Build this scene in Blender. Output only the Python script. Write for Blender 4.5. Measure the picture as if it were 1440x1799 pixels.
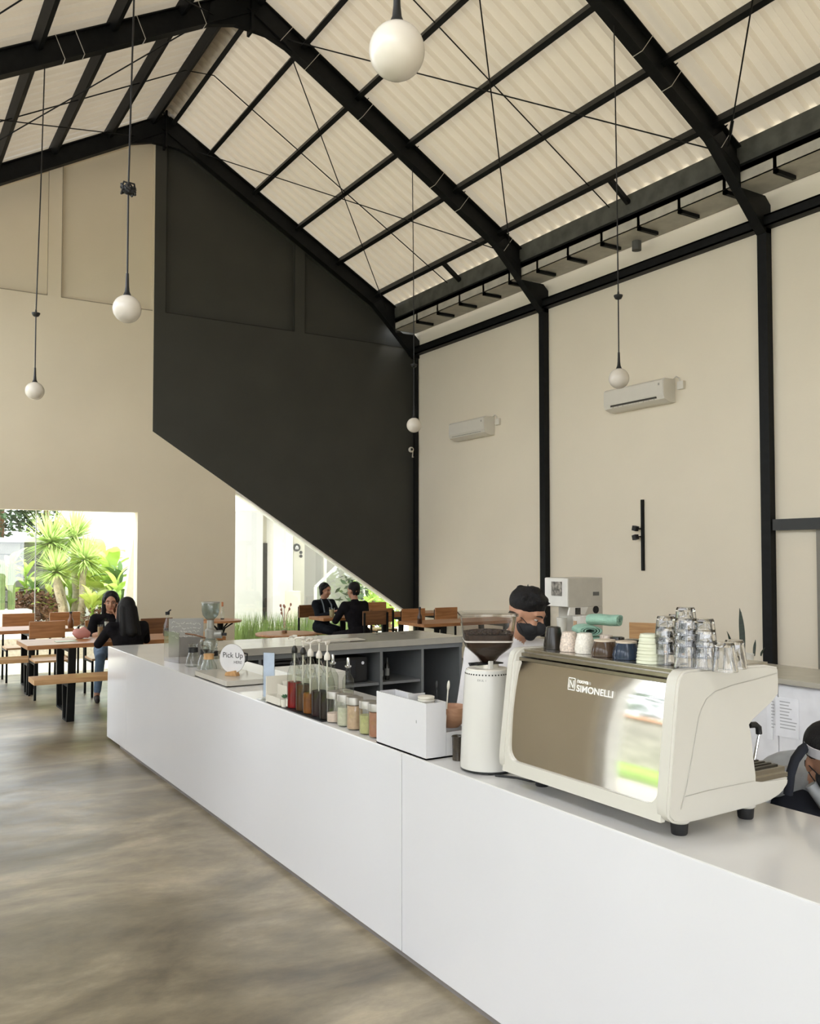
import bpy, bmesh, math, random
import numpy as np
from mathutils import Vector, Matrix, geometry

for o in list(bpy.data.objects):
    bpy.data.objects.remove(o)
S = bpy.context.scene
COL = S.collection
random.seed(7)

# ------------------------------------------------------------------ camera
FPX, YAW, PIT, CX, CY, CAMH = 1546.8, math.radians(31.92), math.radians(2.082), 720.0, 921.6, 1.68
_f = Vector((math.sin(YAW)*math.cos(PIT), math.cos(YAW)*math.cos(PIT), math.sin(PIT)))
_r = Vector((math.cos(YAW), -math.sin(YAW), 0))
_u = _r.cross(_f)
CAM = Vector((0, 0, CAMH))
cd = bpy.data.cameras.new('camera')
cam = bpy.data.objects.new('camera', cd)
COL.objects.link(cam)
cam.matrix_world = Matrix(((_r.x, _u.x, -_f.x, CAM.x), (_r.y, _u.y, -_f.y, CAM.y), (_r.z, _u.z, -_f.z, CAM.z), (0, 0, 0, 1)))
cd.sensor_fit = 'HORIZONTAL'
cd.sensor_width = 36
cd.lens = FPX/1440*36
cd.shift_y = (CY-899.5)/1440
cd.clip_start = 0.05
cd.clip_end = 300
S.camera = cam

# ------------------------------------------------------------------ light
W = bpy.data.worlds.new('overcast_sky')
S.world = W
W.use_nodes = True
bg = W.node_tree.nodes['Background']
bg.inputs[0].default_value = (0.93, 0.975, 1.05, 1)
bg.inputs[1].default_value = 4.2
sd = bpy.data.lights.new('sun', 'SUN')
sd.energy = 7.0
sd.angle = math.radians(12)
sd.color = (1.0, 0.97, 0.91)
sun = bpy.data.objects.new('sun', sd)
COL.objects.link(sun)
sun.rotation_euler = (math.radians(5), math.radians(26), 0)
vs = S.view_settings
vs.view_transform = 'Standard'
vs.look = 'None'
vs.gamma = 1
vs.use_curve_mapping = False
vs.exposure = 0.57

# ------------------------------------------------------------------ pixel helpers (1440 x 1799 frame)
def ray(px, py):
    return _f + _r*((px-CX)/FPX) - _u*((py-CY)/FPX)
def on(px, py, ax, v):
    d = ray(px, py)
    return CAM + d*((v-CAM[ax])/d[ax])
def PX(px, py, v): return on(px, py, 0, v)
def PY(px, py, v): return on(px, py, 1, v)
def PZ(px, py, v): return on(px, py, 2, v)

# ------------------------------------------------------------------ materials
MATS = {}
def mat(name, col, rough=0.5, metal=0.0, var=0.06, scale=8.0, bump=0.0, bscale=60.0, trans=0.0, ior=1.45, emit=None, spec=0.5, coat=0.0, alpha=1.0, rvar=0.0, stretch=None):
    if name in MATS:
        return MATS[name]
    m = bpy.data.materials.new(name)
    m.use_nodes = True
    nt = m.node_tree
    b = nt.nodes['Principled BSDF']
    b.inputs['Roughness'].default_value = rough
    b.inputs['Metallic'].default_value = metal
    b.inputs['IOR'].default_value = ior
    b.inputs['Transmission Weight'].default_value = trans
    b.inputs['Specular IOR Level'].default_value = spec
    b.inputs['Coat Weight'].default_value = coat
    b.inputs['Alpha'].default_value = alpha
    tc = nt.nodes.new('ShaderNodeTexCoord')
    mp = nt.nodes.new('ShaderNodeMapping')
    if stretch: mp.inputs['Scale'].default_value = stretch
    nt.links.new(tc.outputs['Object'], mp.inputs[0])
    n = nt.nodes.new('ShaderNodeTexNoise')
    n.inputs['Scale'].default_value = scale
    n.inputs['Detail'].default_value = 4
    nt.links.new(mp.outputs[0], n.inputs['Vector'])
    cr = nt.nodes.new('ShaderNodeValToRGB')
    cr.color_ramp.elements[0].position = 0.3
    cr.color_ramp.elements[1].position = 0.7
    c = Vector(col)
    cr.color_ramp.elements[0].color = (*(c*(1-var)), 1)
    cr.color_ramp.elements[1].color = (*[min(1, x*(1+var)) for x in c], 1)
    nt.links.new(n.outputs[0], cr.inputs[0])
    nt.links.new(cr.outputs[0], b.inputs['Base Color'])
    if rvar:
        mr = nt.nodes.new('ShaderNodeMapRange')
        mr.inputs[3].default_value = max(0, rough-rvar)
        mr.inputs[4].default_value = rough+rvar
        nt.links.new(n.outputs[0], mr.inputs[0])
        nt.links.new(mr.outputs[0], b.inputs['Roughness'])
    if bump:
        n2 = nt.nodes.new('ShaderNodeTexNoise')
        n2.inputs['Scale'].default_value = bscale
        n2.inputs['Detail'].default_value = 3
        nt.links.new(mp.outputs[0], n2.inputs['Vector'])
        bp = nt.nodes.new('ShaderNodeBump')
        bp.inputs['Strength'].default_value = bump
        bp.inputs['Distance'].default_value = 0.01
        nt.links.new(n2.outputs[0], bp.inputs['Height'])
        nt.links.new(bp.outputs[0], b.inputs['Normal'])
    if emit:
        b.inputs['Emission Color'].default_value = (*emit[:3], 1)
        b.inputs['Emission Strength'].default_value = emit[3]
    MATS[name] = m
    return m

def wood(name, c1, c2, rough=0.45, scale=3.0, axis='X'):
    if name in MATS: return MATS[name]
    m = mat(name, c1, rough, var=0.0)
    nt = m.node_tree
    b = nt.nodes['Principled BSDF']
    mp = [n for n in nt.nodes if n.type == 'MAPPING'][0]
    mp.inputs['Scale'].default_value = {'X': (1.2, 14, 14), 'Y': (14, 1.2, 14), 'Z': (14, 14, 1.2)}[axis]
    n = [x for x in nt.nodes if x.type == 'TEX_NOISE'][0]
    n.inputs['Scale'].default_value = scale
    n.inputs['Detail'].default_value = 8
    n.inputs['Distortion'].default_value = 0.6
    cr = [x for x in nt.nodes if x.type == 'VALTORGB'][0]
    cr.color_ramp.elements[0].color = (*c1, 1)
    cr.color_ramp.elements[1].color = (*c2, 1)
    bp = nt.nodes.new('ShaderNodeBump')
    bp.inputs['Strength'].default_value = 0.15
    bp.inputs['Distance'].default_value = 0.004
    nt.links.new(n.outputs[0], bp.inputs['Height'])
    nt.links.new(bp.outputs[0], b.inputs['Normal'])
    return m

def thin_glass(name, tint=(0.96, 0.98, 0.97), gloss=1.0, rough=0.0):
    """clear pane: what lies behind shows through, with a Fresnel reflection on top"""
    if name in MATS: return MATS[name]
    m = bpy.data.materials.new(name)
    m.use_nodes = True
    nt = m.node_tree
    nt.nodes.clear()
    out = nt.nodes.new('ShaderNodeOutputMaterial')
    tr = nt.nodes.new('ShaderNodeBsdfTransparent')
    gl = nt.nodes.new('ShaderNodeBsdfGlossy')
    fr = nt.nodes.new('ShaderNodeLayerWeight'); fr.inputs['Blend'].default_value = 0.5
    mx = nt.nodes.new('ShaderNodeMixShader')
    ns = nt.nodes.new('ShaderNodeTexNoise')
    ns.inputs['Scale'].default_value = 3
    cr = nt.nodes.new('ShaderNodeValToRGB')
    cr.color_ramp.elements[0].color = (*[c*0.985 for c in tint], 1)
    cr.color_ramp.elements[1].color = (*tint, 1)
    nt.links.new(ns.outputs[0], cr.inputs[0])
    # longer path through the glass towards the silhouette
    ed = nt.nodes.new('ShaderNodeMixRGB'); ed.inputs[2].default_value = (*[c*0.42 for c in tint], 1)
    nt.links.new(cr.outputs[0], ed.inputs[1]); nt.links.new(ed.outputs[0], tr.inputs[0])
    p3 = nt.nodes.new('ShaderNodeMath'); p3.operation = 'POWER'; p3.inputs[1].default_value = 5.0
    gl.inputs['Roughness'].default_value = rough
    gl.inputs['Color'].default_value = (gloss, gloss, gloss, 1)
    pw = nt.nodes.new('ShaderNodeMath'); pw.operation = 'POWER'; pw.inputs[1].default_value = 4.5
    ma = nt.nodes.new('ShaderNodeMath'); ma.operation = 'MULTIPLY_ADD'; ma.inputs[1].default_value = 0.85; ma.inputs[2].default_value = 0.05
    nt.links.new(fr.outputs['Facing'], p3.inputs[0]); nt.links.new(p3.outputs[0], ed.inputs[0])
    nt.links.new(fr.outputs['Facing'], pw.inputs[0]); nt.links.new(pw.outputs[0], ma.inputs[0]); nt.links.new(ma.outputs[0], mx.inputs[0])
    nt.links.new(tr.outputs[0], mx.inputs[1])
    nt.links.new(gl.outputs[0], mx.inputs[2])
    nt.links.new(mx.outputs[0], out.inputs[0])
    MATS[name] = m
    return m

# ------------------------------------------------------------------ mesh builder
class MB:
    def __init__(s):
        s.v = []; s.f = []; s.m = []
    def add(s, vs, fs, mi=0):
        b = len(s.v)
        s.v += [tuple(x) for x in vs]
        for f in fs:
            s.f.append(tuple(b+i for i in f)); s.m.append(mi)
        return s
    def box(s, a, b, mi=0, bev=0.0):
        x0, y0, z0 = [min(a[i], b[i]) for i in range(3)]
        x1, y1, z1 = [max(a[i], b[i]) for i in range(3)]
        if bev <= 0:
            vs = [(x0,y0,z0),(x1,y0,z0),(x1,y1,z0),(x0,y1,z0),(x0,y0,z1),(x1,y0,z1),(x1,y1,z1),(x0,y1,z1)]
            fs = [(0,3,2,1),(4,5,6,7),(0,1,5,4),(1,2,6,5),(2,3,7,6),(3,0,4,7)]
            return s.add(vs, fs, mi)
        k = bev
        bm = bmesh.new()
        bmesh.ops.create_cube(bm, size=1)
        for v in bm.verts:
            v.co = Vector(((x0+x1)/2+v.co.x*(x1-x0), (y0+y1)/2+v.co.y*(y1-y0), (z0+z1)/2+v.co.z*(z1-z0)))
        bmesh.ops.bevel(bm, geom=bm.edges[:], offset=k, segments=2, profile=0.6, affect='EDGES')
        return s.bm(bm, mi)
    def bm(s, bm, mi=0):
        bm.verts.index_update()
        s.add([v.co[:] for v in bm.verts], [[v.index for v in f.verts] for f in bm.faces], mi)
        bm.free()
        return s
    def obox(s, p, q, w, h, up=(0,0,1), mi=0):
        """bar from p to q, section w (sideways) x h (along up)"""
        p = Vector(p); q = Vector(q); d = (q-p).normalized()
        upv = Vector(up)
        if abs(d.dot(upv)) > 0.98: upv = Vector((0,1,0))
        sd_ = d.cross(upv).normalized(); u2 = sd_.cross(d).normalized()
        vs = []
        for e in (p, q):
            for a, b in ((-1,-1),(1,-1),(1,1),(-1,1)):
                vs.append(e + sd_*(a*w/2) + u2*(b*h/2))
        return s.add(vs, [(0,1,2,3),(7,6,5,4),(0,4,5,1),(1,5,6,2),(2,6,7,3),(3,7,4,0)], mi)
    def tube(s, pts, r, n=8, mi=0, cap=True):
        pts = [Vector(p) for p in pts]
        rs = r if isinstance(r, (list, tuple)) else [r]*len(pts)
        rings = []; side = None
        for i, p in enumerate(pts):
            if i == 0: d = pts[1]-p
            elif i == len(pts)-1: d = p-pts[i-1]
            else: d = (pts[i+1]-p).normalized()+(p-pts[i-1]).normalized()
            d.normalize()
            if side is None:
                side = d.cross(Vector((0,0,1)))
                if side.length < 1e-3: side = d.cross(Vector((0,1,0)))
            side = side - d*side.dot(d); side.normalize()
            up = d.cross(side)
            rings.append([p + side*(rs[i]*math.cos(2*math.pi*k/n)) + up*(rs[i]*math.sin(2*math.pi*k/n)) for k in range(n)])
        vs = [v for rg in rings for v in rg]
        fs = []
        for i in range(len(rings)-1):
            for k in range(n):
                fs.append((i*n+k, i*n+(k+1)%n, (i+1)*n+(k+1)%n, (i+1)*n+k))
        if cap:
            fs.append(tuple(range(n))[::-1]); fs.append(tuple((len(rings)-1)*n+k for k in range(n)))
        return s.add(vs, fs, mi)
    def lathe(s, prof, c=(0,0,0), n=24, mi=0, sy=1.0):
        c = Vector(c); vs = []; fs = []
        for r, z in prof:
            for k in range(n):
                a = 2*math.pi*k/n
                vs.append(c+Vector((r*math.cos(a), sy*r*math.sin(a), z)))
        for i in range(len(prof)-1):
            for k in range(n):
                fs.append((i*n+k, i*n+(k+1)%n, (i+1)*n+(k+1)%n, (i+1)*n+k))
        if prof[0][0] > 1e-5: fs.append(tuple(range(n))[::-1])
        if prof[-1][0] > 1e-5: fs.append(tuple((len(prof)-1)*n+k for k in range(n)))
        return s.add(vs, fs, mi)
    def ball(s, c, r, n=20, m=12, mi=0, M=None):
        c = Vector(c); rr = r if isinstance(r, (tuple, list)) else (r, r, r)
        vs = []; fs = []
        for i in range(m+1):
            t = math.pi*i/m
            for k in range(n):
                a = 2*math.pi*k/n
                v = Vector((rr[0]*math.sin(t)*math.cos(a), rr[1]*math.sin(t)*math.sin(a), rr[2]*math.cos(t)))
                if M is not None: v = M @ v
                vs.append(c+v)
        for i in range(m):
            for k in range(n):
                fs.append((i*n+k, (i+1)*n+k, (i+1)*n+(k+1)%n, i*n+(k+1)%n))
        return s.add(vs, fs, mi)
    def plate(s, loops, axis, t0, t1, mi=0):
        """flat plate from 2-D loops (first outer, rest holes), thickness t0..t1 along axis (0 x,1 y,2 z)"""
        def P(p, t):
            if axis == 0: return (t, p[0], p[1])
            if axis == 1: return (p[0], t, p[1])
            return (p[0], p[1], t)
        flat = [p for l in loops for p in l]
        tris = geometry.tessellate_polygon([[Vector((p[0], p[1], 0)) for p in l] for l in loops])
        n = len(flat)
        vs = [P(p, t0) for p in flat]+[P(p, t1) for p in flat]
        fs = [tuple(t) for t in tris]+[tuple(i+n for i in t)[::-1] for t in tris]
        o = 0
        for l in loops:
            k = len(l)
            for i in range(k):
                a = o+i; b = o+(i+1) % k
                fs.append((a, b, b+n, a+n))
            o += k
        return s.add(vs, fs, mi)
    def xform(s, M, i0=0):
        for i in range(i0, len(s.v)):
            s.v[i] = tuple(M @ Vector(s.v[i]))
        return s
    def mesh(s, name, mats, smooth=None):
        me = bpy.data.meshes.new(name)
        me.from_pydata(s.v, [], s.f)
        if not isinstance(mats, (list, tuple)): mats = [mats]
        for m in mats: me.materials.append(m)
        if len(mats) > 1: me.polygons.foreach_set('material_index', s.m)
        bm = bmesh.new(); bm.from_mesh(me)
        bmesh.ops.recalc_face_normals(bm, faces=bm.faces[:])
        bm.to_mesh(me); bm.free()
        if smooth is not None:
            me.polygons.foreach_set('use_smooth', [True]*len(me.polygons))
            me.set_sharp_from_angle(angle=math.radians(smooth))
        me.update()
        return me
    def build(s, name, mats, parent=None, smooth=None):
        o = bpy.data.objects.new(name, s.mesh(name, mats, smooth))
        COL.objects.link(o)
        if parent is not None:
            o.parent = parent
            o.matrix_parent_inverse = Matrix.Translation(-Vector(parent.location)) if parent.rotation_euler.z == 0 else Matrix.Identity(4)
        return o

def tag(o, label, cat, group=None):
    o['label'] = label; o['category'] = cat
    if group: o['group'] = group
    return o
def thing(name, label, cat, loc=(0,0,0), rz=0.0, group=None):
    """Empty at a thing's base. With rz 0 parts are built in world coordinates, else in local ones."""
    o = bpy.data.objects.new(name, None)
    o.empty_display_size = 0.1
    COL.objects.link(o)
    o.location = loc; o.rotation_euler = (0, 0, rz)
    return tag(o, label, cat, group)
def local(name, label, cat, loc, rz=0.0, group=None):
    o = thing(name, label, cat, loc, rz, group)
    return o
def part(mb, name, mats, parent, smooth=None):
    """part built in the thing's own coordinates"""
    o = bpy.data.objects.new(name, mb.mesh(name, mats, smooth))
    COL.objects.link(o); o.parent = parent
    return o
def struct(o):
    o['kind'] = 'structure'
    return o
def dup(root, loc, rz=None, label=None, group=None):
    r = root.copy(); COL.objects.link(r); r.location = loc
    if rz is not None: r.rotation_euler = (0, 0, rz)
    if label: r['label'] = label
    if group: r['group'] = group
    for ch in list(root.children):
        c = ch.copy(); COL.objects.link(c); c.parent = r
        for g in list(ch.children):
            d = g.copy(); COL.objects.link(d); d.parent = c
    return r
def share(src, name, parent, M=None):
    """another part on the same mesh"""
    o = bpy.data.objects.new(name, src.data)
    COL.objects.link(o); o.parent = parent
    if M is not None: o.matrix_local = M
    return o
def text_part(txt, size, M, name, m, parent, depth=0.0006, align='LEFT', bold=0.0, spacing=1.0, sx=1.0):
    cu = bpy.data.curves.new(name, 'FONT')
    cu.body = txt; cu.size = size; cu.extrude = depth; cu.align_x = align; cu.offset = bold; cu.space_character = spacing
    ob = bpy.data.objects.new(name+'_tmp', cu)
    COL.objects.link(ob)
    dg = bpy.context.evaluated_depsgraph_get()
    me = bpy.data.meshes.new_from_object(ob.evaluated_get(dg))
    bpy.data.objects.remove(ob)
    me.transform(M @ Matrix.Diagonal((sx, 1, 1, 1)))
    me.materials.clear(); me.materials.append(m)
    o = bpy.data.objects.new(name, me)
    COL.objects.link(o); o.parent = parent
    return o

# common materials
M_plaster = mat('cream_plaster', (0.69, 0.615, 0.47), 0.75, var=0.025, scale=1.2, bump=0.06, bscale=40)
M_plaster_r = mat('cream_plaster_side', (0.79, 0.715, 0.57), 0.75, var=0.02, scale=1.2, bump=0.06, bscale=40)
M_dark = mat('charcoal_paint', (0.040, 0.040, 0.033), 0.7, var=0.08, scale=1.5, bump=0.05, bscale=50)
M_black = mat('black_steel', (0.007, 0.0075, 0.0075), 0.5, var=0.25, scale=12, spec=0.2)
M_grey_edge = mat('grey_wall_cap', (0.25, 0.24, 0.21), 0.8)
M_white_gloss = mat('white_gloss_laminate', (0.655, 0.65, 0.66), 0.12, var=0.012, scale=2, spec=0.5)
M_white = mat('white_enamel', (0.60, 0.585, 0.545), 0.25, var=0.01)
M_offwhite = mat('offwhite_plastic', (0.68, 0.645, 0.56), 0.4, var=0.015)
M_steel = mat('brushed_steel', (0.62, 0.60, 0.56), 0.25, 1.0, var=0.06, scale=30)
M_chrome = mat('chrome', (0.85, 0.85, 0.85), 0.08, 1.0, var=0.02)
M_rubber = mat('black_rubber', (0.012, 0.012, 0.013), 0.5, var=0.2)
M_greylam = mat('grey_laminate', (0.20, 0.21, 0.215), 0.45, var=0.04)
M_wood = wood('teak_wood', (0.30, 0.125, 0.042), (0.46, 0.215, 0.085), 0.4)
M_woodl = wood('light_wood', (0.47, 0.26, 0.11), (0.62, 0.38, 0.18), 0.4)
M_woodd = wood('dark_wood', (0.13, 0.055, 0.022), (0.22, 0.10, 0.04), 0.4)

# ================================================================== STRUCTURE
XR, YB, XL, YF = 8.507, 13.5, -0.79, -3.6     # right wall, back wall, left wall, front end
XA, ZA, TAN = 3.87, 8.23, 0.577               # ridge, rafter soffit apex, roof slope
def zraf(x): return ZA - TAN*abs(x-XA)        # rafter soffit
FRAMES = [13.38, 9.86, 6.13, 2.45, -1.25]

# floor ------------------------------------------------------------
def concrete_floor():
    m = bpy.data.materials.new('polished_concrete')
    m.use_nodes = True
    nt = m.node_tree; b = nt.nodes['Principled BSDF']
    tc = nt.nodes.new('ShaderNodeTexCoord')
    mp = nt.nodes.new('ShaderNodeMapping')
    mp.inputs['Rotation'].default_value = (0, 0, 0.5)
    mp.inputs['Scale'].default_value = (0.75, 1.25, 1)
    nt.links.new(tc.outputs['Object'], mp.inputs[0])
    def noise(sc, det, rough, dist):
        n = nt.nodes.new('ShaderNodeTexNoise')
        n.inputs['Scale'].default_value = sc; n.inputs['Detail'].default_value = det
        n.inputs['Roughness'].default_value = rough; n.inputs['Distortion'].default_value = dist
        nt.links.new(mp.outputs[0], n.inputs['Vector'])
        return n
    a = noise(1.1, 8, 0.62, 0.35)
    c = noise(4.5, 10, 0.72, 0.25)
    d = noise(60, 3, 0.6, 0.0)
    r1 = nt.nodes.new('ShaderNodeValToRGB')
    e = r1.color_ramp.elements
    e[0].position = 0.36; e[0].color = (0.130, 0.104, 0.066, 1)
    e[1].position = 0.66; e[1].color = (0.50, 0.42, 0.29, 1)
    el = e.new(0.5); el.color = (0.265, 0.218, 0.143, 1)
    nt.links.new(a.outputs[0], r1.inputs[0])
    r2 = nt.nodes.new('ShaderNodeValToRGB')
    r2.color_ramp.elements[0].position = 0.3; r2.color_ramp.elements[0].color = (0.60, 0.60, 0.62, 1)
    r2.color_ramp.elements[1].position = 0.75; r2.color_ramp.elements[1].color = (1.2, 1.2, 1.2, 1)
    nt.links.new(c.outputs[0], r2.inputs[0])
    mu = nt.nodes.new('ShaderNodeMixRGB'); mu.blend_type = 'MULTIPLY'; mu.inputs[0].default_value = 1.0
    nt.links.new(r1.outputs[0], mu.inputs[1]); nt.links.new(r2.outputs[0], mu.inputs[2])
    nt.links.new(mu.outputs[0], b.inputs['Base Color'])
    mr = nt.nodes.new('ShaderNodeMapRange')
    mr.inputs[1].default_value = 0.3; mr.inputs[2].default_value = 0.7
    mr.inputs[3].default_value = 0.28; mr.inputs[4].default_value = 0.44
    nt.links.new(c.outputs[0], mr.inputs[0]); nt.links.new(mr.outputs[0], b.inputs['Roughness'])
    bp = nt.nodes.new('ShaderNodeBump'); bp.inputs['Strength'].default_value = 0.02; bp.inputs['Distance'].default_value = 0.002
    nt.links.new(d.outputs[0], bp.inputs['Height']); nt.links.new(bp.outputs[0], b.inputs['Normal'])
    b.inputs['Specular IOR Level'].default_value = 0.6
    return m
struct(MB().box((XL-0.2, YF, -0.15), (XR+0.2, YB+0.2, 0)).build('floor', concrete_floor()))

# back wall --------------------------------------------------------
wb = struct(thing('wall_back', 'cream gable wall with charcoal painted panel', 'wall', (XA, YB, 0)))
del wb['label']; del wb['category']
DX = 3.76                                   # left edge of the charcoal paint
def zdiag(x): return 3.60 - 0.634*(x-DX)    # lower edge of the charcoal paint
TX = 5.10                                   # left jamb of the triangular opening
zr = lambda x: zraf(x)+0.25                 # wall runs up behind the end rafter
RZ = 5.47
light = [(XL, 0), (TX, 0), (TX, zdiag(TX)), (DX, zdiag(DX)), (DX, zr(DX)), (XL, zr(XL))]
win = [(0.55, 0.0), (3.55, 0.0), (3.55, 2.351), (0.55, 2.351)]
# window opening reaches the floor: notch it out of the outline
light = [(XL, 0), (0.55, 0), (0.55, 2.351), (3.55, 2.351), (3.55, 0), (TX, 0), (TX, zdiag(TX)), (DX, zdiag(DX)), (DX, zr(DX)), (XL, zr(XL))]
rec1 = [(0.35, RZ), (2.22, RZ), (2.22, zraf(2.22)+0.02), (0.35, zraf(0.35)+0.02)]
rec2 = [(2.41, RZ), (DX-0.001, RZ), (DX-0.001, zraf(DX)), (2.41, zraf(2.41)+0.02)]
rec2 = [(2.41, RZ), (DX-0.02, RZ), (DX-0.02, zraf(DX)), (2.41, zraf(2.41)+0.02)]
MB().plate([light, rec1, rec2], 1, YB, YB+0.2).build('light_plaster', M_plaster, wb)
rm = MB()
for q in (rec1, rec2): rm.plate([q], 1, YB+0.07, YB+0.15)
rm.build('recessed_panel', M_plaster, wb)
dark = [(DX, zdiag(DX)), (XR+0.1, zdiag(XR+0.1)), (XR+0.1, zraf(XR)+0.6), (8.0, zr(8.0)), (XA, zr(XA)), (DX, zr(DX))]
rec3 = [(3.94, RZ), (6.12, RZ), (6.12, zraf(6.12)+0.02), (3.94, zraf(3.94)+0.02)]
rec4 = [(6.31, RZ), (8.33, RZ), (8.33, zraf(8.33)+0.02), (6.31, zraf(6.31)+0.02)]
MB().plate([dark, rec3, rec4], 1, YB-0.004, YB+0.2).build('charcoal_panel', M_dark, wb)
rm = MB()
for q in (rec3, rec4): rm.plate([q], 1, YB+0.07, YB+0.15)
rm.build('recessed_charcoal_panel', M_dark, wb)
M_shadow_line = mat('dusty_shadow_line', (0.30, 0.26, 0.19), 0.9); M_shadow_line_d = mat('dark_shadow_line', (0.018, 0.018, 0.015), 0.9)  # thin strips paint the shadow line and dust along the recess edges
for q, mm, yy in ((rec1, M_shadow_line, YB), (rec2, M_shadow_line, YB), (rec3, M_shadow_line_d, YB-0.004), (rec4, M_shadow_line_d, YB-0.004)):
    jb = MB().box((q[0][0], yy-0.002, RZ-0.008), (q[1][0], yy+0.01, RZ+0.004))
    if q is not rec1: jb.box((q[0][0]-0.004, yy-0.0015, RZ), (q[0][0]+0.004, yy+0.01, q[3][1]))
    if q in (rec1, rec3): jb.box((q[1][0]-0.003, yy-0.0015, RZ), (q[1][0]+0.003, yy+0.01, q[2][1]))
    jb.build('panel_shadow_line', mm, wb)
# pale reveal of the sloping edge over the triangular opening
MB().obox((TX, YB+0.1, zdiag(TX)-0.012), (XR, YB+0.1, zdiag(XR)-0.012), 0.2, 0.02, (0, 0, 1)).build('sloping_reveal', mat('white_reveal', (0.8, 0.78, 0.72), 0.6), wb)

# right wall ---------------------------------------------------------
wr = MB()
wr.box((XR, YF, 0), (XR+0.18, YB+0.2, 5.95))
wro = struct(wr.build('wall_right', M_plaster_r))

# left wall: upper band with an unseen clerestory gap added for light, one solid bay, glazed bays elsewhere (behind and beside the camera)
LH = 3.3
wl = MB()
wl.box((XL-0.18, YF, LH), (XL, YB+0.2, 3.75))
wl.box((XL-0.18, YF, 5.35), (XL, YB+0.2, 6.0))
for yy in (YF, FRAMES[4]-0.15, FRAMES[3]-0.15, FRAMES[2]-0.15, FRAMES[1]-0.15, 13.2):
    wl.box((XL-0.18, yy, 3.75), (XL, yy+0.3, 5.35))
wl.box((XL-0.18, 5.0, 0), (XL, 7.6, LH))
wl.box((XL-0.18, 12.6, 0), (XL, YB+0.2, LH))
struct(wl.build('wall_left', M_plaster_r))
M_post = mat('white_post', (0.8, 0.79, 0.76), 0.4)
wg = struct(thing('window_1', '', '', (XL-0.1, 0, 0)))
del wg['label']; del wg['category']
pm = None
for y in (-3.5, -1.9, -0.6, 0.8, 2.7, 4.0, 4.9, 7.7, 9.3, 10.9, 12.5):
    o = MB().box((XL-0.16, y-0.06, 0), (XL-0.02, y+0.06, LH)).build('window_post', M_post, wg)
# front end of the hall behind the camera: unseen gable, its wide opening sized to light the hall
fp = [(XL, 0), (-0.5, 0), (-0.5, 2.3), (4.5, 2.3), (4.5, 0), (XR, 0), (XR, 5.95), (XA, zr(XA)), (XL, zr(XL))]
struct(MB().plate([fp], 1, YF-0.2, YF).build('wall_front', M_plaster))

# roof -----------------------------------------------------------------
def roof_mat():
    m = mat('cream_roof_sheet', (0.53, 0.465, 0.36), 0.55, var=0.03, scale=2.0)
    nt = m.node_tree
    b = nt.nodes['Principled BSDF']; out = nt.nodes['Material Output']
    tl = nt.nodes.new('ShaderNodeBsdfTranslucent'); tl.inputs[0].default_value = (0.80, 0.70, 0.54, 1)
    mx = nt.nodes.new('ShaderNodeMixShader'); mx.inputs[0].default_value = ROOF_T
    nt.links.new(b.outputs[0], mx.inputs[1]); nt.links.new(tl.outputs[0], mx.inputs[2])
    nt.links.new(mx.outputs[0], out.inputs[0])
    return m
ROOF_T = 0.05
ceil = struct(thing('ceiling', '', '', (XA, 0, ZA)))
del ceil['label']; del ceil['category']
M_roof = roof_mat()
def slope_sheet(x0, x1, name):
    """trapezoidal sheet, ribs running down the slope"""
    vs = []; fs = []
    y = YF-0.3; P = 0.2; i = 0
    prof = [(0, 0), (0.045, 0), (0.07, 0.032), (0.115, 0.032), (0.14, 0)]
    pts = []
    while y < YB+0.35:
        for dy, dz in prof[:4]:
            pts.append((y+[0, 0.07, 0.1, 0.17][[0, 0.045, 0.07, 0.115].index(dy)], [0, 0, 0.048, 0.048][[0, 0.045, 0.07, 0.115].index(dy)]))
        y += P
    for yy, dz in pts:
        for x in (x0, x1):
            vs.append((x, yy, zraf(x)+0.335+dz))
    for k in range(len(pts)-1):
        fs.append((2*k, 2*k+1, 2*k+3, 2*k+2))
    mb = MB(); mb.add(vs, fs)
    return mb.build(name, M_roof, ceil)
slope_sheet(XA, 8.06, 'roof_sheet')
slope_sheet(XA, XL-0.3, 'roof_sheet')
MB().plate([[(XA-0.16, zraf(XA-0.16)+0.375), (XA, ZA+0.385), (XA+0.16, zraf(XA+0.16)+0.375), (XA+0.16, zraf(XA+0.16)+0.40), (XA, ZA+0.42), (XA-0.16, zraf(XA-0.16)+0.40)]], 1, YF-0.3, YB+0.35).build('ridge_cap', M_roof, ceil)
PUR = [4.62, 5.385, 6.15, 6.915, 7.68]
PUL = [2.99, 2.22, 1.45, 0.68, -0.09]
def purlin(x):
    z = zraf(x)+0.335
    sgn = 1 if x > XA else -1
    n = Vector((TAN*sgn, 0, 1)).normalized()     # roof normal
    t = Vector((1, 0, -TAN*sgn)).normalized()
    c = Vector((x, 0, z-0.003))
    w, h, k = 0.055, 0.125, 0.006
    mb = MB()
    for a, b_, pw, ph in ((-w/2, -h/2, k, h), (0, -k/2, w, k), (0, -h+k/2, w, k), (w/2, -0.016, k, 0.03), (w/2, -h+0.016, k, 0.03)):
        p = c+t*a+n*b_
        mb.obox((p.x, YF, p.z), (p.x, YB, p.z), pw, ph, tuple(n))
    return mb.build('purlin', M_black, ceil)
for x in PUR+PUL+[XA-0.24, XA+0.16]: purlin(x)
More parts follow.
